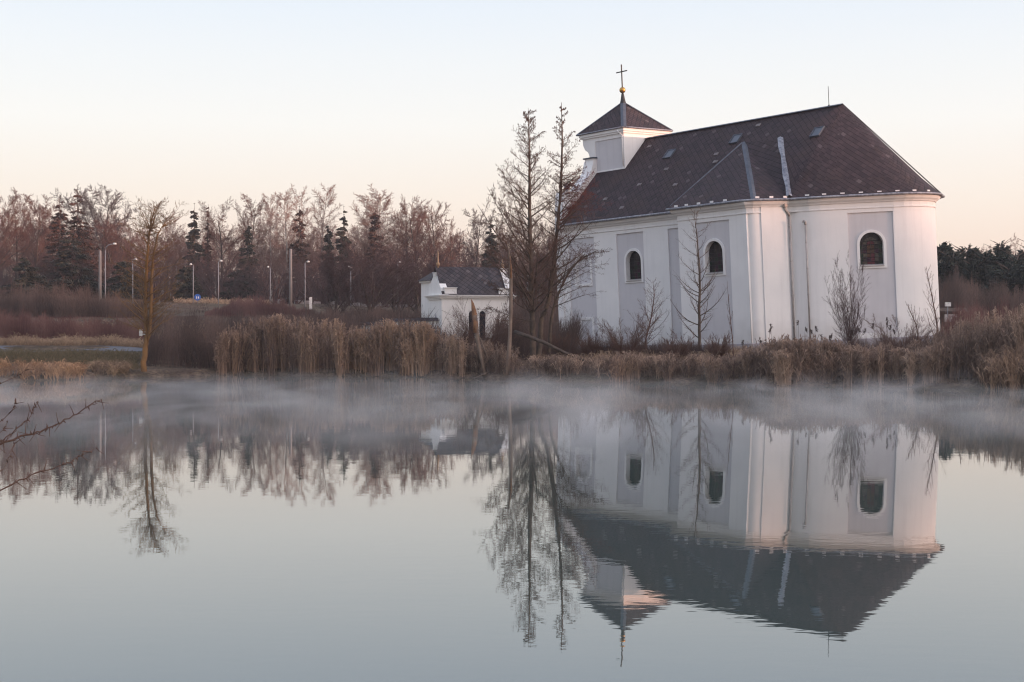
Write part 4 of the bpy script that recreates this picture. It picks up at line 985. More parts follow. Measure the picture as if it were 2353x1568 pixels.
for px, pt, Y, r_, lab in [(230, 577, 152, .16, 'pale bare concrete pole beside the tallest street lamp'), (668, 573, 160, .17, 'thick bare concrete pole in the middle of the field')]:
    p = W(px, pt, Y); g = gz(p.x, Y); m_ = MB(); m_.tube([(0, 0, -.2), (0, 0, (p.z-g)*.5), (0, 0, p.z-g), (0, 0, p.z-g+.04)], [r_*1.1, r_, r_*.85, r_*.4], 10)
    o = m_.build('utility_pole', M['concrete']); o.location = (p.x, Y, g); tag(o, lab, 'pole', 'concrete poles')
def post_sign(name, px, ptop, Y, label, w_, h_, col, shape='box', mark=None):
    p = W(px, ptop, Y); g = gz(p.x, Y); H_ = p.z-g
    r = empty(name, (p.x, Y, g)); tag(r, label, 'sign')
    m_ = MB(); m_.tube([(0, .03, -.1), (0, .03, H_)], .035, 6); m_.build('post', M['galv'], r)
    m_ = MB()
    if shape == 'round': m_.tube([(0, -.04, H_-h_), (0, -.01, H_-h_)], h_, 20, smooth=False)
    else: m_.box(-w_/2, w_/2, -.04, -.01, H_-h_, H_)
    pl_ = m_.build('sign_plate', col, r)
    if mark:
        m_ = MB(); 
        for bx in mark: m_.box(bx[0], bx[1], -.052, -.0405, H_+bx[2], H_+bx[3])
        m_.build('symbol', M['notice'], pl_)
M['blue'] = mat('blue_sign_face', (.04, .12, .42), .5); M['green_face'] = mat('green_sign_face', (.10, .22, .17), .6); M['rust'] = mat('faded_red_paint', (.32, .10, .09), .7, noise=3)
post_sign('road_sign', 454, 676, 183, 'blue round path sign with white figures beside the mound', .6, .42, M['blue'], 'round', [(-.16, -.06, -.62, -.30), (.06, .2, -.60, -.32)])
post_sign('marker_post', 714, 683, 172, 'white marker post with green top right of the middle street lamp', .34, 1.5, M['notice'], 'box')
post_sign('marker_post', 572, 640, 240, 'small white plate on a post among the gravestones', .7, .5, M['notice'], 'box')
post_sign('guide_post', 2178, 695, 118, 'brown post with small white plate right of the church', .5, .34, M['notice'], 'box')
ib = empty('information_shelter', W(2189, 757, 121)); ib.location.z = gz(ib.location.x, 121); tag(ib, 'dark roofed information board right of the church behind reeds', 'notice board')
m_ = MB()
H_ = W(0, 712, 121).z-ib.location.z
for sx in (-1, 1):
    m_ = MB(); m_.box(sx*.75-.05, sx*.75+.05, -.05, .05, -.2, H_-.05); m_.build('post', M['bark'], ib)
m_ = MB(); m_.add([(-1.15, -.4, H_-.15), (1.15, -.4, H_-.15), (1.15, .4, H_-.15), (-1.15, .4, H_-.15), (-1.15, 0, H_+.15), (1.15, 0, H_+.15)], [(0, 1, 5, 4), (2, 3, 4, 5), (0, 4, 3), (1, 2, 5), (0, 3, 2, 1)]); m_.build('roof', M['bark'], ib)
m_ = MB(); m_.box(-.68, .68, -.03, .03, .6, H_-.4); m_.build('board', M['grey'], ib)
# stake in the water
m_ = MB(); m_.tube([(0, 0, -.8), (.01, 0, .0), (.03, 0, .13)], [.05, .045, .03], 7); o = m_.build('wooden_stake', M['bark']); p_ = W(1736, 893, F*CAM_H/(894-757)); o.location = (p_.x, p_.y, .05); tag(o, 'dark wooden stake poking out of the water near the shore', 'stake')
# gravestones on the rise
M['stone'] = mat('weathered_stone', (.38, .34, .33), .9, noise=2, col2=(.24, .22, .22))
rng = random.Random(5)
gs = [(425, 678), (434, 672), (452, 690), (462, 668), (478, 674), (533, 670), (538, 676), (552, 678), (590, 676), (594, 668), (604, 680), (640, 678), (652, 682), (660, 686), (380, 684), (392, 676), (408, 680), (350, 690), (366, 680), (516, 665)]
for i, (px, py) in enumerate(gs):
    Y = 232+rng.uniform(-6, 8); p = W(px, py, Y); g = gz(p.x, Y); H_ = rng.uniform(.9, 1.6)
    m_ = MB(); m_.box(-.45, .45, -.16, .16, -.2, .22); 
    if i % 3 == 0: m_.box(-.09, .09, -.06, .06, .22, H_+.5); m_.box(-.34, -.0901, -.06, .06, H_-.05, H_+.13); m_.box(.0901, .34, -.06, .06, H_-.05, H_+.13)
    else:
        k_ = arch(-.33, .33, .221, H_, 8); V, T = fill([k_]); m_.add([(x, -.08, z) for x, z in V]+[(x, .08, z) for x, z in V], T+[tuple(len(V)+q for q in t) for t in T])
        m_.add([(x, -.08, z) for x, z in k_]+[(x, .08, z) for x, z in k_], [(q, (q+1) % len(k_), len(k_)+(q+1) % len(k_), len(k_)+q) for q in range(len(k_))])
    o = m_.build('gravestone', M['stone']); o.location = (p.x, Y, g); tag(o, 'weathered gravestone among the dark trunks on the cemetery rise', 'gravestone', 'gravestones on the rise')
# low pale cemetery fence
fe = empty('low_fence', (0, 0, 0)); tag(fe, 'low pale cemetery wall of short panels left of the chapel trees', 'wall')
for i in range(13):
    a, b_ = W(676+i*22, 690+i*1.2, 205), W(695+i*22, 690+i*1.2, 205); m_ = MB(); g = gz(a.x, 205); m_.box(a.x, b_.x, 205, 205.15, g-.2, max(a.z, g+.5)); m_.build('fence_panel', M['stone'], fe)

# ------------------------------------------------------------------ trees of the background
TRG = 'trees along the far rise'
_protos = {}
def proto(kind, v):
    key = (kind, v)
    if key in _protos: return _protos[key]
    rng_ = random.Random(100+v*7+len(kind)); P = dict(K[kind]); tr, cr = Segs(), Segs(); H = 20.0
    if v >= 1: P['rmin'] = P['rmin']*.9
    L0 = H*{'round': .74, 'birch': .98, 'fan': .52}[kind]
    grow(tr, cr, rng_, Vector((0, 0, -.3)), Vector((rng_.uniform(-.04, .04), 0, 1)).normalized(), L0, .30 if kind != 'birch' else .22, 0, P)
    zmax = max(q[2] for q in cr.b); _protos[key] = (tr, cr, zmax, {}); return _protos[key]
def far_tree(px, top, Y, kind, v, label, twig='rust_twig', bark='bark', rz=None, wid=1.0):
    tr, cr, zmax, cache = proto(kind, v)
    x, y, z = on_ground(px, Y); H = height_to(px, top, Y); s_ = H/zmax
    root = empty('bare_tree' if kind != 'birch' else 'birch_tree', (x, y, z), rz if rz is not None else (px*1.7) % 6.28); tag(root, label, 'birch' if kind == 'birch' else 'tree', TRG)
    root.scale = (s_*wid, s_*wid, s_)
    if 't' not in cache:
        a = tr.mesh('trunk', M[bark], root, sides=5); b_ = cr.mesh('crown', M[twig], root); cache['t'] = a.data; cache['c'] = b_.data
    else:
        for nm, key, mt in (('trunk', 't', bark), ('crown', 'c', twig)):
            o = bpy.data.objects.new(nm, cache[key]); COL.objects.link(o); o.parent = root
            if cache[key].materials[0] != M[mt]:
                o.material_slots[0].link = 'OBJECT'; o.material_slots[0].material = M[mt]
    return root
for a in [
 (-10, 428, 205, 'round', 0, 'broad bare tree cut by the left edge of the photo'),
 (38, 430, 215, 'round', 1, 'large bare tree second from the left edge'),
 (82, 446, 225, 'round', 2, 'bare tree just left of the first browned spruce'),
 (222, 420, 235, 'round', 0, 'tall open-crowned tree rising right of the browned spruces', 'violet_twig', 'bark', 1.0),
 (198, 428, 240, 'round', 2, 'curly-branched tree directly behind the taller browned spruce', 'violet_twig'),
 (268, 492, 215, 'round', 0, 'low reddish tree left of the mossy tree'),
 (300, 508, 210, 'round', 1, 'reddish tree behind the tall curved street lamp'),
 (412, 478, 240, 'birch', 0, 'slim pale birch right of the mossy tree', 'pale_twig', 'birch_bark'),
 (385, 505, 230, 'round', 1, 'low bare tree behind the right side of the mossy tree'),
 (508, 450, 235, 'round', 1, 'round-topped bare tree between spike and conifer mass'),
 (562, 441, 240, 'round', 0, 'fan-shaped bare tree with twin tops in the middle of the rise', 'rust_twig', 'bark', .6, .8),
 (624, 440, 232, 'birch', 1, 'left birch of the tall pale group', 'pale_twig', 'birch_bark'),
 (662, 418, 228, 'birch', 0, 'tallest birch of the pale group above the concrete pole', 'pale_twig', 'birch_bark', 2.0, 1.2),
 (697, 428, 236, 'birch', 2, 'right birch of the pale group', 'pale_twig', 'birch_bark'),
 (738, 420, 240, 'birch', 1, 'birch standing apart right of the pale group', 'pale_twig', 'birch_bark', 4.0, 1.1),
 (835, 442, 240, 'round', 0, 'bare tree between the dark spruces and the big pale birch', 'pale_twig'),
 (866, 423, 236, 'birch', 0, 'big wide pale birch near the middle of the photo', 'pale_twig', 'birch_bark', 5.0, 1.5),
 (935, 446, 238, 'round', 1, 'first of the dense bare trees left of the gap', 'rust_twig', 'bark', 1.1, .8),
 (968, 450, 232, 'round', 0, 'second of the dense bare trees left of the gap', 'rust_twig', 'bark', 3.1, .8),
 (1003, 462, 236, 'round', 2, 'third of the dense bare trees left of the gap', 'rust_twig', 'bark', 2.2, .8),
 (1035, 495, 240, 'round', 1, 'smallest tree at the end of the dense row', 'rust_twig', 'bark', 4.4, .8),
 (1090, 478, 225, 'round', 2, 'bare tree right of the gap in the trees', 'violet_twig', 'bark', .2, .8),
 (1150, 500, 222, 'round', 1, 'bare tree behind the broken tall trunk', 'violet_twig'),
 (1190, 505, 230, 'round', 2, 'bare tree behind the tallest alder', 'violet_twig'),
 (1252, 498, 226, 'round', 0, 'bare tree between the alders and the church', 'violet_twig'),
 (770, 560, 150, 'fan', 0, 'wide multi-stemmed hazel left of centre', 'violet_twig', 'bark', .9, 1.4),
 (845, 538, 145, 'fan', 1, 'large domed bush tree before the big birch', 'violet_twig', 'bark', .4, 1.5),
 (905, 552, 152, 'fan', 2, 'domed bush tree left of the chapel', 'violet_twig', 'bark', 1.9, 1.5),
 (960, 560, 160, 'fan', 0, 'violet-brown bush tree touching the chapel roof', 'violet_twig', 'bark', 2.9, 1.3),
 (2215, 566, 205, 'birch', 1, 'thin pale trunk standing among the right hand pines', 'pale_twig', 'birch_bark'),
 (2300, 545, 235, 'fan', 0, 'bare tree above the right hand pines', 'pale_twig'),
 (2348, 532, 235, 'fan', 2, 'bare tree at the right edge above the pines', 'pale_twig'),
 (2262, 560, 240, 'birch', 0, 'faint birch crown behind the right hand pines', 'pale_twig', 'birch_bark'),
 (2180, 640, 150, 'fan', 1, 'grey-brown scrub tree right beside the church corner', 'violet_twig'),
 (2330, 655, 150, 'fan', 2, 'low scrub tree before the pines at the right edge', 'violet_twig'),
 (2250, 640, 160, 'fan', 0, 'low scrub tree before the middle of the pines', 'violet_twig')]:
    far_tree(*a)
SPG = 'conifers on the far rise'
for px, top, bw_, Y, mt, lab, knd in [
 (137, 447, 50, 215, 'needle_red', 'left of two tall browned spruces', 'spruce'), (178, 430, 62, 205, 'needle_red', 'taller right browned spruce with dark lower boughs', 'spruce'),
 (165, 520, 75, 198, 'needle', 'dark broad conifer at the foot of the browned spruces', 'spruce'), (446, 463, 26, 230, 'needle', 'slim green spruce left of the bare spike', 'spruce'),
 (478, 464, 9, 232, 'needle_red', 'bare spike-like larch with hardly any boughs', 'spruce'), (570, 505, 30, 222, 'needle', 'greenish conifer below the fan-shaped tree', 'spruce'),
 (688, 470, 32, 226, 'needle_red', 'brown conifer inside the pale birch group', 'spruce'), (790, 470, 28, 228, 'needle', 'dark pointed spruce right of centre birches', 'spruce'),
 (754, 505, 24, 228, 'needle', 'small dark spruce left of the pointed one', 'spruce'), (862, 462, 34, 224, 'needle_red', 'brown cone-shaped conifer in front of the big birch', 'spruce'),
 (1128, 502, 32, 215, 'needle', 'dark conifer behind the leaning alder stem', 'spruce'), (60, 590, 55, 190, 'needle', 'low dark conifer at the left edge', 'spruce'),
 (285, 590, 45, 195, 'needle', 'dark conifer behind the second street lamp', 'spruce'), (430, 600, 40, 200, 'needle', 'dark conifer beside the third street lamp', 'spruce'),
 (545, 610, 40, 205, 'needle', 'dark conifer above the mound', 'spruce')]:
    x, y, z = on_ground(px, Y); H = height_to(px, top, Y)
    conifer('spruce_tree', (x, y, z), H, bw_*Y/F*1.3, lab, 'spruce', SPG, px, knd, mt, n=(1300 if bw_ < 12 else 9000), size=.55)
PNG_ = 'pines right of the church'
for i, (px, top, Y, lab) in enumerate([(2158, 566, 165, 'pine half hidden by the church corner'), (2190, 590, 160, 'first full pine right of the church'), (2222, 578, 170, 'dark pine second from the church'), (2262, 584, 162, 'pine with a pointed top in the middle of the group'),
        (2300, 562, 172, 'tallest rounded pine of the group'), (2335, 588, 160, 'pine near the right edge of the photo'), (2372, 560, 166, 'pine cut by the right edge'), (2243, 612, 155, 'lower bluish pine in front of the group'), (2318, 618, 152, 'lower dark pine at the front right')]):
    x, y, z = on_ground(px, Y); H = height_to(px, top, Y); conifer('pine_tree', (x, y, z), H, 2.5+.3*(i % 3), lab, 'pine', PNG_, 300+i, 'pine', 'needle_pine', n=6000, size=.5)

# far wood: trunks and twigs beyond counting behind the named trees
def merge_wood(name, label, spots, mt, fac=1.0):
    A, B_, R0, R1 = [], [], [], []
    rg = np.random.default_rng(8)
    for (x, y, H, kind, v) in spots:
        tr, cr, zmax, _ = proto(kind, v)
        if not hasattr(cr, 'np'):
            cr.np = (np.array(tr.a+cr.a), np.array(tr.b+cr.b), np.array(tr.r+cr.r), np.array(tr.q+cr.q))
        a, b_, r0_, r1_ = cr.np
        keep = rg.random(len(a)) < fac; keep[:40] = True
        s_ = H/zmax; an_ = rg.uniform(0, 6.28); c_, sn = math.cos(an_)*s_, math.sin(an_)*s_
        Rm = np.array([[c_, -sn, 0], [sn, c_, 0], [0, 0, s_]]); off = np.array([x, y, gz(x, y)])
        A.append(a[keep]@Rm.T+off); B_.append(b_[keep]@Rm.T+off); R0.append(r0_[keep]*s_*2.0); R1.append(r1_[keep]*s_*2.2)
    o = seg_mesh(name, np.concatenate(A), np.concatenate(B_), np.concatenate(R0), np.concatenate(R1), M[mt]); tag(o, label, 'woodland', kind='stuff'); return o
rng = random.Random(42)
sp = []
for i in range(110):
    px = -60+i*12.8+rng.uniform(-9, 9); Y = rng.uniform(250, 300); top = 535+rng.uniform(-28, 25)+(18 if px > 1050 else 0)-(25 if px < 250 else 0)
    x = (px-1176.5)/F*Y; sp.append((x, Y, height_to(px, top, Y), rng.choice(['round', 'round', 'fan']), rng.randrange(3)))
merge_wood('far_woodland', 'distant bare wood forming the violet-brown skyline behind the cemetery', sp, 'rust_twig', .19)
sp = []
for i in range(80):
    px = -40+i*17+rng.uniform(-11, 11); Y = rng.uniform(196, 226); top = 590+rng.uniform(-35, 35)
    x = (px-1176.5)/F*Y; sp.append((x, Y, height_to(px, top, Y), 'fan', rng.randrange(3)))
merge_wood('undergrowth_wood', 'dark tangled undergrowth between the trunks on the cemetery rise', sp, 'violet_twig', .16)
sp = []
for i in range(20):
    px = 2140+i*14+rng.uniform(-6, 6); Y = rng.uniform(178, 240); top = 600+rng.uniform(-15, 25)
    x = (px-1176.5)/F*Y; sp.append((x, Y, height_to(px, top, Y), 'fan', rng.randrange(3)))
merge_wood('far_woodland', 'dim bare wood behind the pines right of the church', sp, 'violet_twig', .2)

# ------------------------------------------------------------------ thickets, reeds and grass
M['thicket'] = mat('red_brown_stems', (.095, .044, .042), .95, tint=(.20, .11, .095))
M['thicket_dark'] = mat('dark_brown_stems', (.065, .045, .04), .95, tint=(.16, .105, .088))
M['reed'] = mat('straw_reeds', (.17, .115, .095), .9, tint=(.60, .40, .27))
M['reed_grey'] = mat('weathered_reeds', (.13, .09, .075), .9, tint=(.54, .38, .28))
M['dry_grass'] = mat('bleached_grass', (.17, .115, .08), .95, tint=(.52, .37, .25))
M['straw_orange'] = mat('orange_straw', (.26, .15, .09), .95, tint=(.68, .43, .26))
M['field_grass'] = mat('dull_field_grass', (.13, .095, .07), .95, tint=(.32, .23, .165))
M['green_grass'] = mat('short_green_grass', (.085, .072, .04), .95, tint=(.19, .145, .085))
def stems(name, label, XY, H, mt, r=.008, lean=.12, nseg=3, side=4, side_len=.35, curl=.1, plume=0, leaf=0, tint=None, seed=0, cat='reeds'):
    g = np.random.default_rng(seed); n_ = len(XY); X, Y = XY[:, 0], XY[:, 1]; Z = ground(X, Y)-.05
    Z = np.maximum(Z, -.25)
    H = np.broadcast_to(H, (n_,)) if np.ndim(H) == 0 else H
    az = g.uniform(0, 2*np.pi, n_); ln = np.abs(g.normal(0, lean, n_))
    dirx, diry = np.cos(az)*ln, np.sin(az)*ln
    tv = g.random(n_) if tint is None else tint
    A, B_, R0, R1, T = [], [], [], [], []
    def P_(t): return np.stack([X+dirx*H*(t+curl*t*t*3), Y+diry*H*(t+curl*t*t*3), Z+H*(t-ln*.4*t*t)], 1)
    for k in range(nseg):
        t0, t1 = k/nseg, (k+1)/nseg; A.append(P_(t0)); B_.append(P_(t1)); R0.append(np.full(n_, r*(1-.6*t0))); R1.append(np.full(n_, r*(1-.6*t1))); T.append(tv)
    for k in range(side):
        t = g.uniform(.25, .95, n_); a = np.stack([X+dirx*H*(t+curl*t*t*3), Y+diry*H*(t+curl*t*t*3), Z+H*(t-ln*.4*t*t)], 1)
        aa = g.uniform(0, 2*np.pi, n_); L_ = side_len*H*(1.15-t)*g.uniform(.4, 1, n_); up = g.uniform(.5, 1.3, n_)
        b_ = a+np.stack([np.cos(aa)*L_*.7, np.sin(aa)*L_*.7, up*L_], 1); A.append(a); B_.append(b_); R0.append(np.full(n_, r*.6)); R1.append(np.full(n_, r*.25)); T.append(tv)
    for k in range(leaf):
        t = g.uniform(.2, .85, n_); a = np.stack([X+dirx*H*(t+curl*t*t*3), Y+diry*H*(t+curl*t*t*3), Z+H*t], 1)
        aa = g.uniform(0, 2*np.pi, n_); L_ = g.uniform(.2, .5, n_)
        b_ = a+np.stack([np.cos(aa)*L_*.45, np.sin(aa)*L_*.45, L_*g.uniform(.3, .9, n_)], 1); c_ = b_+np.stack([np.cos(aa)*L_*.5, np.sin(aa)*L_*.5, -L_*g.uniform(.0, .6, n_)], 1)
        A += [a, b_]; B_ += [b_, c_]; R0 += [np.full(n_, r*1.2), np.full(n_, r*1.1)]; R1 += [np.full(n_, r*1.1), np.full(n_, r*.1)]; T += [tv, tv]
    if plume:
        has = g.random(n_) < plume; k_ = has.sum()
        top = P_(1.0)[has]; hh = H[has]; bend = az[has]
        for k in range(7):
            a = top-np.stack([np.zeros(k_), np.zeros(k_), .05*k*np.ones(k_)], 1); aa = bend+g.normal(0, .9, k_); L_ = g.uniform(.09, .24, k_)
            b_ = a+np.stack([np.cos(aa)*L_*.6, np.sin(aa)*L_*.6, L_*g.uniform(-.2, .8, k_)], 1); A.append(a); B_.append(b_); R0.append(np.full(k_, r*2.3)); R1.append(np.full(k_, r*1.2)); T.append(tv[has]*.6+.1)
    o = seg_mesh(name, np.concatenate(A), np.concatenate(B_), np.concatenate(R0), np.concatenate(R1), M[mt], tint=np.concatenate(T)); tag(o, label, cat, kind='stuff'); return o
def band(px0, px1, d0, d1, n_, seed, clump=0.0, cw=22.0, offset_=0.0):
    """random foot points between two photo columns, d0..d1 metres behind the shore, bunched into clumps"""
    g = np.random.default_rng(seed); m_ = int(n_*2.2)
    px = g.uniform(px0, px1, m_); d = g.uniform(d0, d1, m_)
    Y = F*CAM_H/(np.interp(px, [a for a, _ in _sh], [b for _, b in _sh])-757)+d; X = (px-1176.5)/F*Y; Y = shore(X)+d
    dens = 1-clump*(.5+.5*np.sin(px/cw*2*np.pi*.37+1.7)*np.sin(px/cw*2*np.pi*.113+.4)+.3*np.sin(px/cw*1.9))
    k = g.random(m_) < np.clip(dens, .06, 1); X, Y, px = X[k][:n_], Y[k][:n_], px[k][:n_]
    return np.stack([X, Y], 1), px
def reed_tint(px, seed, cw=28.):
    g = np.random.default_rng(seed); c_ = .5+.5*np.sin(px/cw*6.28*.31+seed)*np.sin(px/cw*6.28*.117+2*seed)+.25*np.sin(px*.9+seed)
    return np.clip(c_*.8+g.normal(.02, .28, len(px)), 0, 1)
g = np.random.default_rng(3)
def reed_bed(px0, px1, d0, d1, n_, ybase, ytops, mt, label, seed, plume=.55, clump=.55, r=.0105, lean=.06, leaf=2):
    """stalks gathered in tufts of their own height, tone and splay, over a thinner even stand"""
    gg = np.random.default_rng(seed); nt_ = max(3, int((px1-px0)/11)); nb_ = int(n_*(1-clump)*.55)
    tc_ = gg.uniform(px0, px1, nt_); tw = gg.uniform(3, 13, nt_); td = gg.uniform(max(d0, -.05) if d0 > -.45 else d0, d1*.75, nt_); th_ = gg.uniform(.68, 1.06, nt_); tt = np.clip(gg.beta(1.3, 1.6, nt_), 0, 1)
    tn = gg.uniform(.25, 1, nt_)**1.2*tw; j = gg.choice(nt_, n_-nb_, p=tn/tn.sum())
    px = np.concatenate([np.clip(tc_[j]+gg.normal(0, 1, len(j))*tw[j]*.55, px0-6, px1+6), gg.uniform(px0, px1, nb_)])
    d = np.concatenate([np.maximum(td[j]+gg.normal(0, .22, len(j)), -.25 if d0 > -.45 else d0), gg.uniform(d0+.4, d1, nb_)])
    hf = np.concatenate([th_[j]*np.clip(gg.normal(.95, .10, len(j)), .5, 1.12), np.clip(gg.normal(.70, .26, nb_), .2, 1.15)])
    ti = np.clip(np.concatenate([tt[j]*.75+gg.normal(.06, .22, len(j)), gg.uniform(0, .35, nb_)]), 0, 1)
    Y = F*CAM_H/(np.interp(px, [a for a, _ in _sh], [b for _, b in _sh])-757)+d; X = (px-1176.5)/F*Y; Y = shore(X)+d
    topy = np.interp(px, [a for a, _ in ytops], [b for _, b in ytops]); Hh = np.clip((CAM_H-(topy-757)/F*Y-ground(X, Y))*hf, .3, 5)
    return stems('reed_bed', label, np.stack([X, Y], 1), Hh, mt, r=r, lean=lean, nseg=3, side=0, leaf=leaf, plume=plume, tint=ti, seed=seed, cat='reeds')
reed_bed(505, 760, -.3, 3.2, 3600, 0, [(505, 775), (560, 745), (620, 738), (700, 742), (760, 745)], 'reed', 'tall straw reeds with plumes left of the middle of the far shore', 1)
reed_bed(760, 1020, -.3, 3.2, 4200, 0, [(760, 745), (830, 755), (900, 748), (960, 752), (1020, 765)], 'reed', 'tall straw reeds in separate tufts below the chapel wall', 2, clump=.75)
reed_bed(1020, 1190, -.2, 2.8, 1900, 0, [(1020, 775), (1100, 785), (1190, 800)], 'reed_grey', 'reeds around the short broken trunk', 3, plume=.2)
reed_bed(1190, 1700, -.2, 2.2, 2600, 0, [(1190, 825), (1300, 820), (1420, 812), (1600, 815), (1700, 820)], 'reed_grey', 'thin weathered reeds along the shore in front of the church nave', 4, plume=.1, lean=.16)
reed_bed(1405, 1445, -.5, .2, 130, 0, [(1405, 820), (1445, 815)], 'reed', 'small pale tuft of reeds in the water before the nave', 44, plume=.0, lean=.12, clump=0)
reed_bed(1700, 1940, -.3, 3.5, 3000, 0, [(1700, 800), (1760, 785), (1850, 775), (1940, 790)], 'reed_grey', 'reeds with curled plumes below the church downpipes', 5, plume=.25, lean=.13)
reed_bed(1860, 1925, -.4, .8, 420, 0, [(1860, 820), (1925, 800)], 'reed', 'orange tuft of fallen reeds leaning right before the apse', 45, plume=0, lean=.42, clump=0)
reed_bed(1940, 2160, -.3, 3.6, 3300, 0, [(1940, 800), (2050, 792), (2110, 790), (2160, 785)], 'reed_grey', 'dense reeds in front of the church apse', 6, plume=.2)
reed_bed(2140, 2420, -.3, 7.5, 5600, 0, [(2140, 770), (2170, 745), (2230, 728), (2300, 722), (2420, 715)], 'reed_grey', 'tall brown reeds filling the bank right of the church', 7, plume=.12, lean=.10, clump=.4)
reed_bed(2255, 2420, -.6, 1.2, 1500, 0, [(2255, 830), (2300, 790), (2360, 770), (2420, 765)], 'reed', 'leaning pale reeds at the right edge of the water', 8, plume=0, lean=.22, clump=.3)
reed_bed(0, 190, -.2, 1.3, 1100, 0, [(0, 824), (80, 832), (150, 838), (190, 850)], 'straw_orange', 'orange straw tufts at the left end of the shore', 9, plume=0, lean=.2, clump=.6, leaf=2)
reed_bed(215, 290, -.3, 1.6, 420, 0, [(215, 855), (250, 842), (290, 838)], 'dry_grass', 'drooping straw tuft just left of the mossy tree', 10, plume=0, lean=.4, clump=0, leaf=3)
# single reeds with curled heads standing against the church
rng = random.Random(31)
for i, (px, py) in enumerate([(1770, 745), (1772, 755), (1835, 738), (1822, 778), (1850, 752), (1862, 758), (1873, 750), (1886, 770), (1905, 772), (1912, 768), (1955, 758), (1972, 754), (1989, 756), (2008, 744), (2037, 730), (2036, 742), (2048, 748), (2052, 756), (1709, 782), (1745, 776)]):
    Y = 68.0+rng.uniform(-.5, .8); x = (px-1176.5)/F*Y; Y = max(Y, float(shore(x))+.3); p = W(px, py, Y); bx = p.x+rng.uniform(-.15, .15)
    r_ = empty('reed_stalk', (bx, Y, gz(bx, Y))); tag(r_, 'single tall reed with a curled brown head against the church wall', 'reed', 'reeds standing tall before the church wall')
    m_ = MB(); top = Vector((p.x-bx, 0, p.z-gz(bx, Y))); m_.tube([(0, 0, -.05), (top.x*.4, 0, top.z*.55), (top.x*.9, 0, top.z*.93), top], [.008, .007, .005, .004], 4); m_.build('stalk', M['reed_grey'], r_)
    s_ = Segs(); sg = rng.choice([-1, 1])
    for q in range(26):
        t = rng.random(); a = top+Vector((sg*.05*t, 0, -.22*t+.02)); s_.add(a, a+Vector((rng.uniform(-.05, .12)*sg, rng.uniform(-.07, .07), rng.uniform(-.12, .05))), .016, .006)
    s_.mesh('plume', M['thicket_dark'], r_)
# thickets
def thicket(px0, px1, Y0, Y1, n_, tops, mt, label, seed, r=.011, side=5, lean=.2, clump=False, hs=.27):
    gg = np.random.default_rng(seed); px = gg.uniform(px0, px1, n_); Y = gg.uniform(Y0, Y1, n_); X = (px-1176.5)/F*Y
    topy = np.interp(px, [a for a, _ in tops], [b for _, b in tops]); H_ = CAM_H-(topy-757)/F*Y-ground(X, Y)
    wav = 1+.12*np.sin(px*.11+seed)+.08*np.sin(px*.31)
    H_ = np.clip(H_*wav*np.clip(gg.normal(.9, hs, n_), .3, 1.3), .25, 8)
    ti = np.clip(.4+.3*np.sin(px*.06+seed)+gg.normal(0, .2, n_), 0, 1)
    return stems('thicket', label, np.stack([X, Y], 1), H_, mt, r=r, lean=lean, nseg=3, side=side, side_len=.38, tint=ti, seed=seed, cat='thicket')
thicket(-40, 330, 91, 100, 5200, [(-40, 728), (60, 732), (160, 744), (330, 752)], 'thicket', 'dark red willow thicket on the left bank behind the path', 21)
thicket(330, 560, 79, 98, 3000, [(330, 770), (430, 760), (560, 755)], 'thicket_dark', 'low brown scrub between the mossy tree and the reeds', 22)
thicket(-40, 330, 135, 150, 3600, [(-40, 672), (120, 668), (230, 675), (330, 700)], 'thicket_dark', 'dark hedge crossing the left field', 23, r=.016)
thicket(470, 720, 150, 165, 2600, [(470, 718), (520, 700), (560, 686), (610, 688), (680, 705), (720, 715)], 'thicket', 'dome of reddish bushes below the mound', 24, r=.017)
thicket(700, 1000, 120, 160, 3200, [(700, 718), (800, 715), (900, 712), (1000, 716)], 'thicket_dark', 'brown scrub left of the chapel', 25, r=.016)
thicket(-40, 340, 101, 133, 3600, [(-40, 735), (150, 738), (340, 742)], 'thicket', 'rusty scrub between the willow thicket and the dark hedge', 34, r=.013)
thicket(330, 1000, 104, 150, 6500, [(330, 722), (480, 728), (700, 725), (1000, 722)], 'thicket_dark', 'brown scrub filling the field behind the straw reeds', 35, r=.014)
thicket(540, 1020, 83, 100, 2600, [(540, 762), (700, 762), (1020, 760)], 'thicket_dark', 'scrub behind the tall straw reeds', 26, r=.012)
thicket(1130, 1320, 79, 100, 3400, [(1130, 745), (1200, 742), (1320, 738)], 'thicket_dark', 'scrub around the feet of the alders', 27, r=.009)
thicket(1190, 1720, 76.5, 80.5, 5200, [(1190, 795), (1330, 785), (1500, 788), (1620, 790), (1720, 805)], 'thicket_dark', 'low brambles along the foot of the church nave', 28, r=.007)
thicket(1700, 2180, 69, 76, 4200, [(1700, 805), (1800, 790), (1950, 790), (2060, 780), (2180, 785)], 'thicket_dark', 'low scrub along the foot of the church apse', 29, r=.007)
thicket(2160, 2420, 78, 112, 4600, [(2160, 735), (2220, 722), (2300, 722), (2420, 718)], 'thicket', 'reddish scrub field right of the church', 30, r=.012)
thicket(2150, 2420, 128, 150, 3600, [(2150, 655), (2200, 645), (2260, 668), (2420, 672)], 'thicket_dark', 'dark scrub at the foot of the pines', 31, r=.016)
thicket(1000, 1330, 125, 190, 3600, [(1000, 700), (1180, 690), (1330, 680)], 'thicket_dark', 'scrub between the chapel and the church facade', 32, r=.017)
thicket(240, 480, 160, 200, 2200, [(240, 712), (350, 712), (480, 712)], 'thicket_dark', 'scrub below the cemetery left of the mound', 33, r=.017)
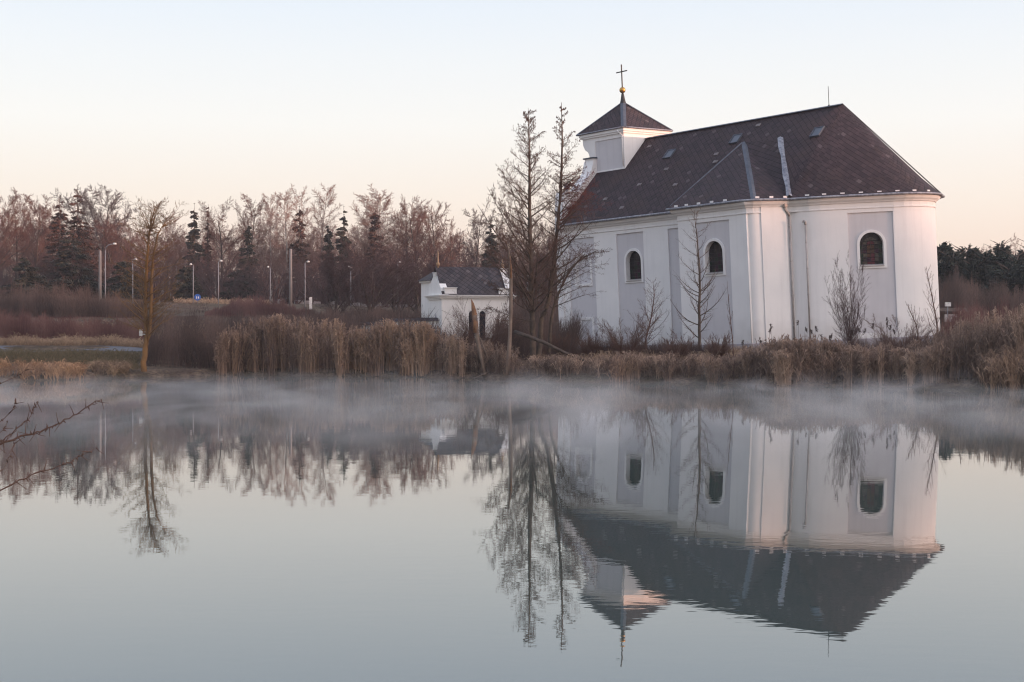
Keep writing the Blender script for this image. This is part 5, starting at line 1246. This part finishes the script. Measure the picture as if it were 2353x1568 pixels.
def grassfield(px0, px1, Y0, Y1, n_, h, mt, label, seed, r=.008, lean=.5):
    gg = np.random.default_rng(seed); Y = gg.uniform(Y0, Y1, n_); X = (gg.uniform(px0, px1, n_)-1176.5)/F*Y
    o = stems('grass', label, np.stack([X, Y], 1), np.clip(gg.normal(h, h*.3, n_)*(.55+.75*np.clip(np.sin(X*1.7+np.sin(Y*1.3)*1.5)*np.sin(X*.61+Y*.9)+.35, 0, 1)), .05, 2), mt, r=r, lean=lean, nseg=2, side=0, leaf=1, tint=np.clip(gg.normal(.5, .3, n_), 0, 1), seed=seed, cat='grass'); return o
grassfield(-40, 330, 88.6, 91.5, 5200, .40, 'dry_grass', 'bleached tussock grass behind the gravel path', 41, lean=.35)
grassfield(-40, 320, 77, 84.0, 4200, .07, 'green_grass', 'short winter grass between path and water on the left', 42)
grassfield(-40, 1000, 104, 119, 5200, .42, 'field_grass', 'pale dry grass of the field behind the thicket', 43, r=.014)
grassfield(400, 620, 186, 196, 1800, .5, 'dry_grass', 'light grass on the mound under the cemetery', 44, r=.02)
grassfield(1190, 1740, 74.5, 78, 6000, .34, 'dry_grass', 'dry grass on the bank in front of the church nave', 46, r=.005, lean=.5)

# ------------------------------------------------------------------ overhanging twigs at the left, growing from a bush on the near bank
nbx, nby = -5.6, 7.0
nb_ = empty('riverside_bush', (nbx, nby, gz(nbx, nby))); tag(nb_, 'leafless bush on the near bank whose two thin boughs reach in from the left edge', 'bush')
YB = 8.0; o0 = Vector((nbx, nby, gz(nbx, nby)))
st = MB(); st.tube([(0, 0, -.1), (.1, .1, .5), (.35, .3, 1.1), (.6, .5, 1.6)], [.06, .05, .035, .02], 7)
st.tube([(0, 0, -.1), (-.2, .1, .7), (-.3, .0, 1.8)], [.05, .04, .01], 7)
st.build('trunk', M['twig'], nb_)
def bough(pts, r0_, seed, name='bough', buds=26, start=None):
    rg = random.Random(seed); P_ = [W(x, y, YB+k*.02) for k, (x, y) in enumerate(pts)]
    ptsw = ([o0+Vector(start)] if start else [])+P_
    rel = []
    for a, b_ in zip(ptsw, ptsw[1:]):
        for q in range(4): rel.append(a.lerp(b_, q/4)-o0+Vector((rg.uniform(-1, 1), rg.uniform(-1, 1), rg.uniform(-1, 1)))*.006)
    rel.append(ptsw[-1]-o0); n_ = len(rel)
    m_ = MB(); m_.tube(rel, [r0_*(1-.75*i/(n_-1)) for i in range(n_)], 6)
    for i in range(buds):
        k_ = rg.randrange(2, n_-1); a = rel[k_].lerp(rel[k_+1], rg.random()); u = Vector((rg.uniform(-.5, 1), rg.uniform(-.6, .6), rg.uniform(-1, 1))).normalized()
        L_ = rg.choice([.012, .015, .02, .05, .07]); m_.tube([a, a+u*L_*.5, a+u*L_+Vector((0, 0, rg.uniform(-.01, .01)))], [.0035, .0045 if L_ < .03 else .002, .0012], 5)
    m_.build(name, M['twig'], nb_)
bough([(-60, 1048), (0, 1020), (40, 1006), (75, 997), (110, 985), (150, 966), (185, 946), (215, 925), (234, 918)], .008, 1, start=(.55, .5, 1.5), buds=44)
bough([(-20, 1030), (15, 1005), (45, 980), (68, 958), (80, 935), (87, 922)], .0038, 2)
bough([(-30, 985), (0, 970), (20, 955), (33, 930), (36, 915)], .0028, 3, buds=10)
bough([(-20, 1010), (8, 988), (18, 968)], .0028, 4, buds=6)
bough([(-70, 1150), (0, 1125), (45, 1104), (85, 1087), (120, 1076), (160, 1062), (195, 1045), (224, 1027)], .0055, 5, start=(.5, .45, 1.1), buds=30)
bough([(-20, 1100), (8, 1078), (20, 1055), (30, 1030), (33, 1008)], .003, 6, buds=8)
bough([(-20, 892), (10, 878), (35, 866), (62, 850)], .0028, 7, buds=6, start=(.2, .2, 2.2))

# ------------------------------------------------------------------ morning air and the steam on the pond
def vol_mat(name, dens, col, aniso=.2):
    m = bpy.data.materials.new(name); m.use_nodes = True; n = m.node_tree.nodes; l = m.node_tree.links
    n.remove(n['Principled BSDF']); v = n.new('ShaderNodeVolumePrincipled'); v.inputs['Color'].default_value = tuple(col)+(1,); v.inputs['Density'].default_value = dens; v.inputs['Anisotropy'].default_value = aniso
    l.new(v.outputs[0], n['Material Output'].inputs['Volume']); return m, n, l, v
hm, n, l, v = vol_mat('haze_air', .00025, (.93, .90, .93))
mb = MB(); mb.box(-360, 360, -40, 700, -2.6, 60); o = mb.build('haze', hm); tag(o, kind='stuff', label='thin morning haze over the whole valley', cat='haze')
mm, n, l, v = vol_mat('steam_mist', .05, (.995, .975, .98), .1)
tc = n.new('ShaderNodeTexCoord'); sp_ = n.new('ShaderNodeSeparateXYZ'); l.new(tc.outputs['Object'], sp_.inputs[0])
def mrange(src, a, b_, c_=0, d_=1, sm=True):
    r = n.new('ShaderNodeMapRange'); r.interpolation_type = 'SMOOTHSTEP' if sm else 'LINEAR'
    for i, q in zip((1, 2, 3, 4), (a, b_, c_, d_)): r.inputs[i].default_value = q
    l.new(src, r.inputs[0]); return r.outputs[0]
def mop(op, a, b_):
    m_ = n.new('ShaderNodeMath'); m_.operation = op
    for i, q in enumerate((a, b_)):
        if isinstance(q, (int, float)): m_.inputs[i].default_value = q
        else: l.new(q, m_.inputs[i])
    return m_.outputs[0]
def nz3(scale, det=4, dist=.6):
    mp = n.new('ShaderNodeMapping'); mp.inputs['Scale'].default_value = scale; l.new(tc.outputs['Object'], mp.inputs[0])
    nz = n.new('ShaderNodeTexNoise'); nz.inputs['Scale'].default_value = 1.0; nz.inputs['Detail'].default_value = det; nz.inputs['Distortion'].default_value = dist; l.new(mp.outputs[0], nz.inputs[0]); return nz.outputs['Fac']
body = mrange(nz3((.26, .13, .8), 5, 1.4), .38, .64, .14, 1.15)
top_ = mop('ADD', .32, mop('MULTIPLY', mrange(nz3((.22, .13, .0), 5, 1.2), .46, .66), .80))
fall = n.new('ShaderNodeMath'); fall.operation = 'SUBTRACT'; fall.use_clamp = True; fall.inputs[0].default_value = 1; l.new(mop('DIVIDE', sp_.outputs[2], top_), fall.inputs[1])
d = mop('MULTIPLY', body, fall.outputs[0]); d = mop('MULTIPLY', d, mrange(sp_.outputs[1], 24, 38)); d = mop('MULTIPLY', d, mrange(sp_.outputs[1], 50, 78, 1, .22)); d = mop('MULTIPLY', d, mrange(sp_.outputs[1], 76, 82, 1, 0)); d = mop('MULTIPLY', d, .060)
l.new(d, v.inputs['Density'])
mb = MB(); mb.box(-70, 70, 24, 83, .01, 1.08); o = mb.build('mist', mm); tag(o, kind='stuff', label='low steam drifting over the pond along the far shore', cat='mist')
